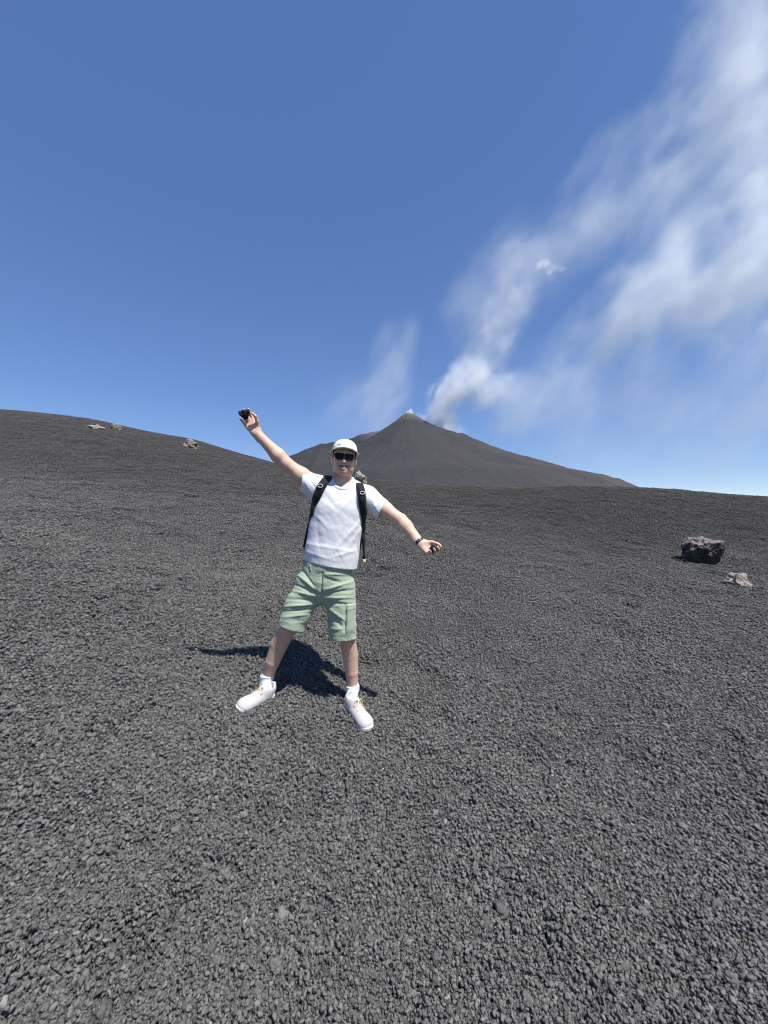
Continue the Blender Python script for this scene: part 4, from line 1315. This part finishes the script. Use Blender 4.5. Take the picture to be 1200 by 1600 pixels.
# ------------------------------------------------------------------ socks and shoes
def build_sock(s, top):
    an = J['an_' + s]; fr = FOOT_R if s == 'r' else FOOT_L
    lo = np.minimum(top, fp(fr, 0, 0.05, 0.0)) - 0.10; hi = np.maximum(top, fp(fr, 0, 0.05, 0.1)) + 0.10
    Fd = Field(lo, hi, 0.003)
    ax = an - top; L = np.linalg.norm(ax); ax = ax / L
    Fd.cone(top - ax * 0.03, 0.046, an, 0.041, 0.01)
    Fd.cone(an, 0.041, fp(fr, 0, 0.055, 0.06), 0.032, 0.01)
    Fd.cone(fp(fr, 0, 0.055, 0.07), 0.032, fp(fr, 0, 0.11, 0.050), 0.022, 0.01)
    for t in np.linspace(0.012, L + 0.02, 6):
        Fd.ball(top + ax * t + np.array([rng.uniform(-.004, .004), -0.003, 0]), (0.0475 - 0.010 * t / max(L, 0.01) * 0.4, 0.0475, 0.0055), 0.008)
    Fd.plane(top, -ax, 0.003)
    Fd.cone(top - ax * 0.05, 0.041, top + ax * 0.012, 0.037, 0.002, 'sub')
    V, Q = Fd.mesh()
    part('sock', relax(V, Q, 1), Q, MAT_SOCK)
build_sock('r', P(419, 1052, 2.595))
build_sock('l', P(550, 1068, 2.615))

def build_shoe(s):
    fr = FOOT_R if s == 'r' else FOOT_L
    Lh = 0.287
    inn = 1 if s == 'r' else -1        # side of the big toe (towards the other foot)
    side = fr[1]
    inner = side if (side[0] > 0) == (s == 'r') else -side
    sg = 1.0 if inner @ side > 0 else -1.0
    Mx = np.stack([fr[1], fr[2], fr[3]])
    def w(x, y, z): return fp(fr, x * sg, y, z)
    pts_ = [w(-0.08, -0.05, -0.02), w(0.08, 0.33, 0.13), w(0.08, -0.05, 0.13), w(-0.08, 0.33, -0.02), w(-0.08, -0.05, 0.13), w(0.08, 0.33, -0.02), w(0.08, -0.05, -0.02), w(-0.08, 0.33, 0.13)]
    lo, hi = np.min(pts_, 0), np.max(pts_, 0)
    # upper
    Fd = Field(lo, hi, 0.0034)
    FM = Mx
    def b(c, r, k, op='add'): Fd.ball(w(*c), r, k, op, FM)
    b((0, 0.045, 0.055), (0.036, 0.048, 0.055), 0.02)
    b((0.0, 0.095, 0.050), (0.039, 0.065, 0.048), 0.03)
    b((0.004, 0.165, 0.040), (0.045, 0.075, 0.046), 0.03)
    b((0.005, 0.220, 0.036), (0.045, 0.055, 0.038), 0.03)
    b((0.020, 0.246, 0.032), (0.028, 0.032, 0.030), 0.03)
    b((-0.016, 0.240, 0.031), (0.027, 0.032, 0.029), 0.03)
    Fd.cone(w(0, 0.03, 0.085), 0.036, w(0, 0.085, 0.082), 0.034, 0.02)
    Fd.cone(w(0, 0.09, 0.092), 0.020, w(0.0, 0.112, 0.100), 0.014, 0.012)     # tongue
    Fd.cone(w(0, 0.004, 0.085), 0.010, w(0, 0.0, 0.105), 0.008, 0.012)         # heel tab
    Fd.plane(w(0, 0, 0.030), -fr[3], 0.004)
    Fd.cone(w(0, 0.048, 0.075), 0.030, w(0, 0.050, 0.14), 0.034, 0.006, 'sub')
    V, Q = Fd.mesh()
    V = relax(V, Q, 1)
    shoe = part('shoe', V, Q, MAT_SHOE)
    # sole: swept outline, flared midsole, rockered toe
    out = [(0.000, -0.006, 0.0), (0.030, 0.000, 0), (0.040, 0.030, 0), (0.037, 0.085, 0), (0.036, 0.125, 0), (0.049, 0.175, 0), (0.057, 0.215, 0), (0.054, 0.258, 0), (0.036, 0.286, 0), (0.006, 0.295, 0),
           (-0.026, 0.287, 0), (-0.045, 0.262, 0), (-0.052, 0.225, 0), (-0.048, 0.18, 0), (-0.040, 0.13, 0), (-0.038, 0.085, 0), (-0.040, 0.035, 0), (-0.030, 0.002, 0)]
    # smooth closed outline
    o2 = np.array(out)[:, :2]
    dense = []
    n0 = len(o2)
    for i in range(n0):
        p0, p1, p2, p3 = o2[i - 1], o2[i], o2[(i + 1) % n0], o2[(i + 2) % n0]
        for t in (0, 0.25, 0.5, 0.75):
            dense.append(0.5 * ((2 * p1) + (-p0 + p2) * t + (2 * p0 - 5 * p1 + 4 * p2 - p3) * t * t + (-p0 + 3 * p1 - 3 * p2 + p3) * t ** 3))
    dense = np.array(dense)
    c = dense.mean(0)
    lev = [(0.90, 0.000), (0.985, 0.004), (1.0, 0.013), (0.985, 0.022), (1.005, 0.031), (0.96, 0.041), (0.88, 0.043)]
    SV, SF = [], []
    m = len(dense)
    for (k, z) in lev:
        for p in dense:
            q = c + (p - c) * k
            toe = np.clip((q[1] - 0.21) / 0.08, 0, 1) ** 2 * 0.012
            heel = np.clip((0.03 - q[1]) / 0.04, 0, 1) ** 2 * 0.008
            arch = 0.006 * math.exp(-((q[1] - 0.115) / 0.035) ** 2) if z < 0.008 else 0
            thick = z * (1.0 + 0.25 * np.clip((0.12 - q[1]) / 0.12, 0, 1)) * (1 - 0.25 * np.clip((q[1] - 0.2) / 0.09, 0, 1))
            SV.append(w(q[0], q[1], thick + toe + heel + arch - 0.002))
    for l in range(len(lev) - 1):
        for i in range(m):
            j = (i + 1) % m
            SF.append((l * m + i, l * m + j, (l + 1) * m + j, (l + 1) * m + i))
    SF.append(tuple(range(m))[::-1]); SF.append(tuple((len(lev) - 1) * m + i for i in range(m)))
    part('sole', SV, SF, MAT_SOLE, shoe)
    # laces on the upper: crossings and a bow
    bv = BVHTree.FromPolygons(V.tolist(), Q.tolist())
    def top_at(x, y, off=0.002):
        o_ = Vector(w(x, y, 0.2))
        loc, n, i, d = bv.ray_cast(o_, Vector(-fr[3]))
        return (loc + n * off) if loc is not None else Vector(w(x, y, 0.08))
    parts = []
    ys = [0.125, 0.143, 0.161, 0.179, 0.196]
    for i, y in enumerate(ys):
        parts.append(tube([top_at(x, y + 0.004 * (1 if x > 0 else -1)) for x in np.linspace(-0.017, 0.017, 7)], 0.0024, 6))
    parts.append(tube([top_at(x, 0.118, 0.004) for x in np.linspace(-0.012, 0.012, 5)], 0.004, 6))
    for sx in (-1, 1):
        loop = [top_at(sx * a_, 0.118 + b_, h_) for a_, b_, h_ in ((0.004, 0.0, 0.006), (0.014, -0.006, 0.013), (0.026, 0.004, 0.012), (0.030, 0.016, 0.006), (0.022, 0.020, 0.005), (0.010, 0.010, 0.006), (0.003, 0.002, 0.006))]
        parts.append(tube(loop, 0.002, 6))
        parts.append(tube([top_at(sx * a_, 0.120 + b_, 0.003) for a_, b_ in ((0.004, 0.0), (0.012, 0.018), (0.024, 0.034), (0.032, 0.050))], 0.0018, 6))
    v, f = merge_parts(parts)
    part('lace', v, f, MAT_LACE, shoe)
build_shoe('r'); build_shoe('l')

# ------------------------------------------------------------------ head gear
def head_mesh(name, fn_verts, faces, mat, parent=None, smooth=True):
    return part(name, [hp(*v) for v in fn_verts], faces, mat, parent, smooth)

def build_cap():
    # dome in rings, a flat soft five panel crown
    nA, nR = 64, 18
    z0 = 0.058
    V, Fc = [], []
    for r in range(nR + 1):
        t = r / nR * math.pi / 2
        for a in range(nA):
            an = 2 * math.pi * a / nA
            ex = 0.80
            cx = math.cos(t) ** ex
            seam = 1 - 0.010 * math.exp(-((math.sin(an * 2.5)) ** 2) / 0.01) * math.cos(t)
            x = 0.0885 * cx * math.sin(an) * seam
            y = 0.012 - 0.108 * cx * math.cos(an) * seam
            fr_ = math.cos(an)
            z = z0 + 0.088 * math.sin(t) ** 0.85 + 0.010 * fr_ * math.cos(t) * (1 - math.cos(t)) + (0.004 * fr_ - 0.016 * max(0, -fr_)) * math.cos(t) ** 4
            V.append((x, y, z))
    for r in range(nR):
        for a in range(nA):
            b = (a + 1) % nA
            Fc.append((r * nA + a, r * nA + b, (r + 1) * nA + b, (r + 1) * nA + a))
    cap = head_mesh('cap', V, Fc, MAT_CAP)
    md = cap.modifiers.new('thickness', 'SOLIDIFY'); md.thickness = 0.003; md.offset = -1
    # brim
    V, Fc = [], []
    n, k = 40, 10
    for layer in (0, 1):
        for i in range(n + 1):
            an = R(-82 + 164 * i / n)
            for j in range(k + 1):
                s = j / k
                ext = 0.058 * max(0.0, math.cos(an * 1.06)) ** 0.55
                x = (0.0875 + ext * 0.62 * s) * math.sin(an)
                y = 0.012 - (0.104 + ext * s * 1.02) * math.cos(an) 
                z = z0 + 0.008 - 0.004 * s - 0.019 * (abs(x) / 0.095) ** 2.2 * (0.5 + 0.5 * s) + (0.0022 if layer == 0 else -0.0022)
                V.append((x, y, z))
    W = k + 1; off = (n + 1) * W
    for i in range(n):
        for j in range(k):
            q = (i * W + j, (i + 1) * W + j, (i + 1) * W + j + 1, i * W + j + 1)
            Fc.append(q); Fc.append(tuple(off + x for x in q[::-1]))
    for i in range(n):
        Fc.append((i * W + k, (i + 1) * W + k, off + (i + 1) * W + k, off + i * W + k))
    head_mesh('brim', V, Fc, MAT_CAP, cap)
    # button and little stitched mark on the front
    v, f = ICO[2]
    head_mesh('button', [tuple(a) for a in v * np.array([0.007, 0.007, 0.004]) + np.array([0, 0.012, 0.147])], f, MAT_CAP, cap)
    def dome(an, t):
        cx = math.cos(t) ** 0.8
        return (0.0895 * cx * math.sin(an), 0.012 - 0.1095 * cx * math.cos(an), z0 + 0.089 * math.sin(t) ** 0.85 + 0.010 * math.cos(an) * math.cos(t) * (1 - math.cos(t)))
    parts = []
    for path in ([(-0.60, 0.31), (-0.56, 0.35)], [(-0.52, 0.33), (-0.47, 0.31)], [(-0.44, 0.36), (-0.40, 0.33)]):
        parts.append(tube([Vector(dome(a, t)) for a, t in path], 0.0022, 6))
    vv, ff = merge_parts(parts)
    head_mesh('cap_emblem', vv, ff, new_mat('emblem_thread', (0.10, 0.12, 0.11), 0.9, 0.1)[0], cap)
build_cap()

def build_hair():
    lo, hi = HEAD - 0.16, HEAD + 0.16
    Fd = Field(lo, hi, 0.003)
    Fd.ball(hp(0, 0.014, 0.040), np.array((0.083, 0.100, 0.098)) * HS, 0.0, 'add', HM.T)
    # clear the face and everything above the cap edge and below the nape
    up = HM @ np.array([0, 0, 1.0]); fw = HM @ np.array([0, -1.0, 0])
    Fd.plane(hp(0, 0, 0.070), up)
    Fd.plane(hp(0, 0, -0.035), -up)
    Fd.plane(hp(0, -0.030, 0), fw + up * 0.25)
    V, Q = Fd.mesh()
    n = normals(V, Q)
    V = V + n * (0.0025 * vnoise(V[:, 0] * 160, V[:, 1] * 160, V[:, 2] * 60, seed=90))[:, None]
    part('hair', V, Q, MAT_HAIR)
build_hair()

def build_glasses():
    def lens_outline(sx, grow):
        pts_ = []
        for t in np.linspace(0, 2 * math.pi, 44, endpoint=False):
            c, s = math.cos(t), math.sin(t)
            e = 0.55
            x = (0.0265 + grow) * math.copysign(abs(c) ** e, c); z = (0.0185 + grow) * math.copysign(abs(s) ** e, s)
            x *= (1 + 0.10 * z / 0.019)           # wider at the top
            pts_.append((sx * (0.0335) + x, z))
        return pts_
    def bend(x, z, y0): return (x, y0 + 3.2 * x * x, z + 0.005)
    parts_l = []
    frame = []
    for sx in (-1, 1):
        o1 = lens_outline(sx, 0.0045); o2 = lens_outline(sx, -0.0005)
        m = len(o1)
        V = [bend(x, z, -0.1185) for x, z in o1] + [bend(x, z, -0.1185) for x, z in o2] + [bend(x, z, -0.112) for x, z in o1] + [bend(x, z, -0.112) for x, z in o2]
        Fc = []
        for i in range(m):
            j = (i + 1) % m
            Fc += [(i, j, m + j, m + i), (2 * m + i, 3 * m + i, 3 * m + j, 2 * m + j), (i, 2 * m + i, 2 * m + j, j), (m + i, m + j, 3 * m + j, 3 * m + i)]
        frame.append((V, Fc))
    frame.append(tube([Vector(bend(x, 0.010 - 60 * x * x * 0.1, -0.1165)) for x in np.linspace(-0.009, 0.009, 7)], 0.0035, 8))
    V, Fc = merge_parts(frame)
    gl = head_mesh('sunglasses', V, Fc, MAT_FRAME, smooth=False)
    for sx in (-1, 1):
        o2 = lens_outline(sx, -0.0004)
        m = len(o2)
        V = [bend(x, z, -0.1165) for x, z in o2] + [bend(sx * 0.0335, 0, -0.1172)]
        head_mesh('lens', V, [(i, (i + 1) % m, m) for i in range(m)], MAT_LENS, gl)
        tm = [Vector((sx * 0.0645, -0.104, 0.014)), Vector((sx * 0.073, -0.085, 0.015)), Vector((sx * 0.080, -0.03, 0.016)), Vector((sx * 0.083, 0.012, 0.016)), Vector((sx * 0.082, 0.030, 0.002))]
        v, f = tube(tm, 0.0034, 8)
        head_mesh('temple_arm', v, f, MAT_FRAME, gl)
build_glasses()

def build_teeth():
    pts_ = [Vector((x, -0.0950 + 13 * x * x, -0.0605 + 13 * x * x)) for x in np.linspace(-0.015, 0.015, 11)]
    V, Fc = tube(pts_, 0.0024, 6)
    head_mesh('teeth', V, Fc, MAT_TEETH)
build_teeth()

# ------------------------------------------------------------------ wristband
def build_watch():
    el, wr = J['el_l'], J['wr_l']
    d = Vector(wr - el).normalized()
    c0 = Vector(wr) - d * 0.006
    a = d.cross(Vector((0, 1, 0))).normalized(); b = d.cross(a).normalized()
    V, Fc = [], []
    n = 40
    prof = [(-0.010, 0.0295), (-0.009, 0.0325), (0.009, 0.0320), (0.010, 0.0285)]
    for i in range(n):
        t = 2 * math.pi * i / n
        for h, r in prof:
            V.append(c0 + d * h + (a * math.cos(t) + b * math.sin(t)) * r)
    for i in range(n):
        j = (i + 1) % n
        for k in range(4): Fc.append((i * 4 + k, j * 4 + k, j * 4 + (k + 1) % 4, i * 4 + (k + 1) % 4))
    w = part('wristband', V, Fc, MAT_BAND)
    # clasp links on the inside of the wrist
    for ang in (-0.5, 0.0, 0.5):
        t = math.pi * 1.5 + ang if (b * math.sin(math.pi * 1.5)).y < 0 else math.pi * 0.5 + ang
        dirv = a * math.cos(t) + b * math.sin(t); tan = d.cross(dirv)
        p = c0 + dirv * 0.0325
        V = [p + d * sx * 0.0075 + tan * sy * 0.005 + dirv * sz * 0.002 for sx in (-1, 1) for sy in (-1, 1) for sz in (-1, 1)]
        part('clasp_link', V, [(0, 1, 3, 2), (4, 6, 7, 5), (0, 4, 5, 1), (2, 3, 7, 6), (0, 2, 6, 4), (1, 5, 7, 3)], MAT_METAL if ang == 0 else MAT_BAND, w, smooth=False)
build_watch()

# ------------------------------------------------------------------ backpack (worn, but a thing of its own)
def build_backpack():
    root = empty('backpack', tuple(P(522, 870, 2.80)))
    base = Vector(root.location)
    def bp(name, V, Fc, mat, parent=root, smooth=True):
        o = mesh_obj(name, [Vector(v) - base for v in V], Fc, mat, parent, smooth)
        return o
    c = P(527, 815, 2.785)
    Fd = Field(c - (0.26, 0.16, 0.32), c + (0.26, 0.16, 0.32), 0.006)
    tilt = (P(535, 780, 2.785) - P(519, 860, 2.785)); tilt /= np.linalg.norm(tilt)
    sx = np.array([tilt[2], 0, -tilt[0]])
    def q(x, y, z): return c + sx * x + tilt * z + np.array([0, y, 0])
    for x in (-0.10, 0.10):
        Fd.cone(q(x, 0, -0.19), 0.062, q(x, 0, 0.17), 0.055, 0.06)
    Fd.cone(q(0, 0.01, -0.19), 0.075, q(0, 0.01, 0.19), 0.065, 0.08)
    Fd.cone(q(-0.1, 0.0, -0.2), 0.055, q(0.1, 0.0, -0.2), 0.055, 0.06)
    V, Q = Fd.mesh(); V = relax(V, Q, 1)
    n = normals(V, Q)
    V = V + n * (0.006 * vnoise(V[:, 0] * 14, V[:, 1] * 14, V[:, 2] * 22, seed=95))[:, None]
    mesh_o = mesh_obj('pack_body', V - np.array(base), Q, MAT_NAVY, root)
    # bulging side pocket seen past the ribs on the photo's right
    Fd = Field(c + (0.02, -0.14, -0.30), c + (0.26, 0.10, 0.08), 0.0045)
    Fd.cone(q(0.172, -0.05, -0.17), 0.036, q(0.172, -0.05, -0.02), 0.032, 0.02)
    Fd.cone(q(0.186, -0.05, 0.0), 0.014, q(0.188, -0.03, 0.03), 0.012, 0.02)
    V, Q = Fd.mesh(); V = relax(V, Q, 1)
    mesh_obj('side_pocket', V - np.array(base), Q, MAT_NAVY, root)
    # shoulder straps: over the shoulder, down the chest and back under the arm
    def strap(px_, widths, tail, back_top):
        cc, nn = [], []
        pl = poly(px_, 9)
        for (u, v) in pl:
            p, nrm = on_shirt(u, v, 0.004)
            if p is None: continue
            cc.append(p); nn.append(nrm)
        top = [Vector(x) for x in back_top]
        cc = top + cc; nn = [Vector((0, 0.35, 0.94)).normalized()] * len(top) + nn
        for tpt, tn in tail: cc.append(Vector(tpt)); nn.append(Vector(tn).normalized())
        w = np.interp(np.linspace(0, 1, len(cc)), np.linspace(0, 1, len(widths)), widths)
        V, Fc = band(cc, nn, list(w), 0.011)
        return bp('shoulder_strap', V, Fc, MAT_BLACK)
    b1 = [P(521, 752, 2.70) + np.array([0, 0.04, -0.02]), P(519, 743, 2.64) + np.array([0, 0, 0.012])]
    s1 = strap([(515.5, 744), (508, 752), (501, 762), (495.5, 775), (491, 790), (488.5, 803)], [0.05, 0.055, 0.058, 0.055, 0.045, 0.034], [(P(484.5, 815, 2.60), (-1, -0.3, 0)), (P(482.5, 828, 2.68), (-1, 0, 0))], b1)
    b2 = [P(559, 762, 2.70) + np.array([0, 0.04, -0.02]), P(560, 753, 2.64) + np.array([0, 0, 0.012])]
    s2 = strap([(561.5, 756), (564.5, 768), (566.5, 782), (567.5, 796), (567, 812), (566, 830)], [0.05, 0.054, 0.054, 0.050, 0.040, 0.030], [(P(566.5, 846, 2.54), (0.9, -0.6, 0)), (P(568.5, 852, 2.62), (1, 0, 0))], b2)
    # thin adjuster straps with hanging tail
    def thin(pts3, r, name, mat=MAT_BLACK, parent=root, wid=0.016):
        cc = [Vector(p) for p in pts3]
        V, Fc = band(cc, [Vector((0.25, -1, 0.05)).normalized()] * len(cc), wid, 0.003)
        return bp(name, V, Fc, mat, parent)
    tl = [P(567, 833, 2.50), P(567.5, 848, 2.55), P(568.2, 860, 2.56), P(569, 871, 2.565), P(569.2, 875, 2.565)]
    w1 = thin(tl, 0, 'strap_tail', wid=0.017)
    thin([P(569.2, 874, 2.561), P(569.4, 877, 2.561), P(569.6, 880, 2.561)], 0, 'strap_tip', new_mat('tan_webbing', (0.55, 0.48, 0.36), 0.8, 0.2)[0], w1, 0.019)
    thin([P(483, 818, 2.62), P(480, 830, 2.64), P(477.5, 842, 2.66), P(475.5, 855, 2.68)], 0, 'strap_tail', wid=0.02)
    # buckles and sliders
    for (u, v, w_, st) in ((500.5, 760, 0.030, s1), (566.5, 771.5, 0.028, s2), (567, 826, 0.022, s2)):
        for du in range(0, 14):
            p, nrm = on_shirt(u - du, v, 0.0185)
            if p is not None: break
        up_ = Vector((0, 0, 1)); s_ = up_.cross(nrm).normalized(); up_ = nrm.cross(s_)
        ringp = [p + s_ * math.cos(t) * w_ * 0.5 + up_ * math.sin(t) * w_ * 0.36 for t in np.linspace(0, 2 * math.pi, 20, endpoint=False)]
        V, Fc = tube(ringp, 0.0026, 6, True)
        bp('buckle', V, Fc, MAT_BUCKLE if v < 800 else MAT_BLACK, st)
    tag(root, 'navy and black backpack worn on the man\'s back with two black shoulder straps', 'backpack')
build_backpack()

# ------------------------------------------------------------------ stones held in the hands
def held_stone(name, seed, c, radii, label):
    v, f = rock_mesh(seed, radii, sub=4, rough=0.8, cuts=5, scale=2.6, pits=0.25)
    o = mesh_obj(name, v, f, rock_mat(name + '_cinder', (0.010, 0.010, 0.011), (0.035, 0.034, 0.034), 30.0, 0.006), smooth=False)
    o.location = c
    tag(o, label, 'stone')
held_stone('lava_stone', 201, STONE_R, (0.036, 0.026, 0.027), 'jagged black lava stone held up in the raised hand against the sky')
held_stone('lava_stone', 207, STONE_L, (0.024, 0.021, 0.022), 'black lava stone in the lowered hand with the wristband')
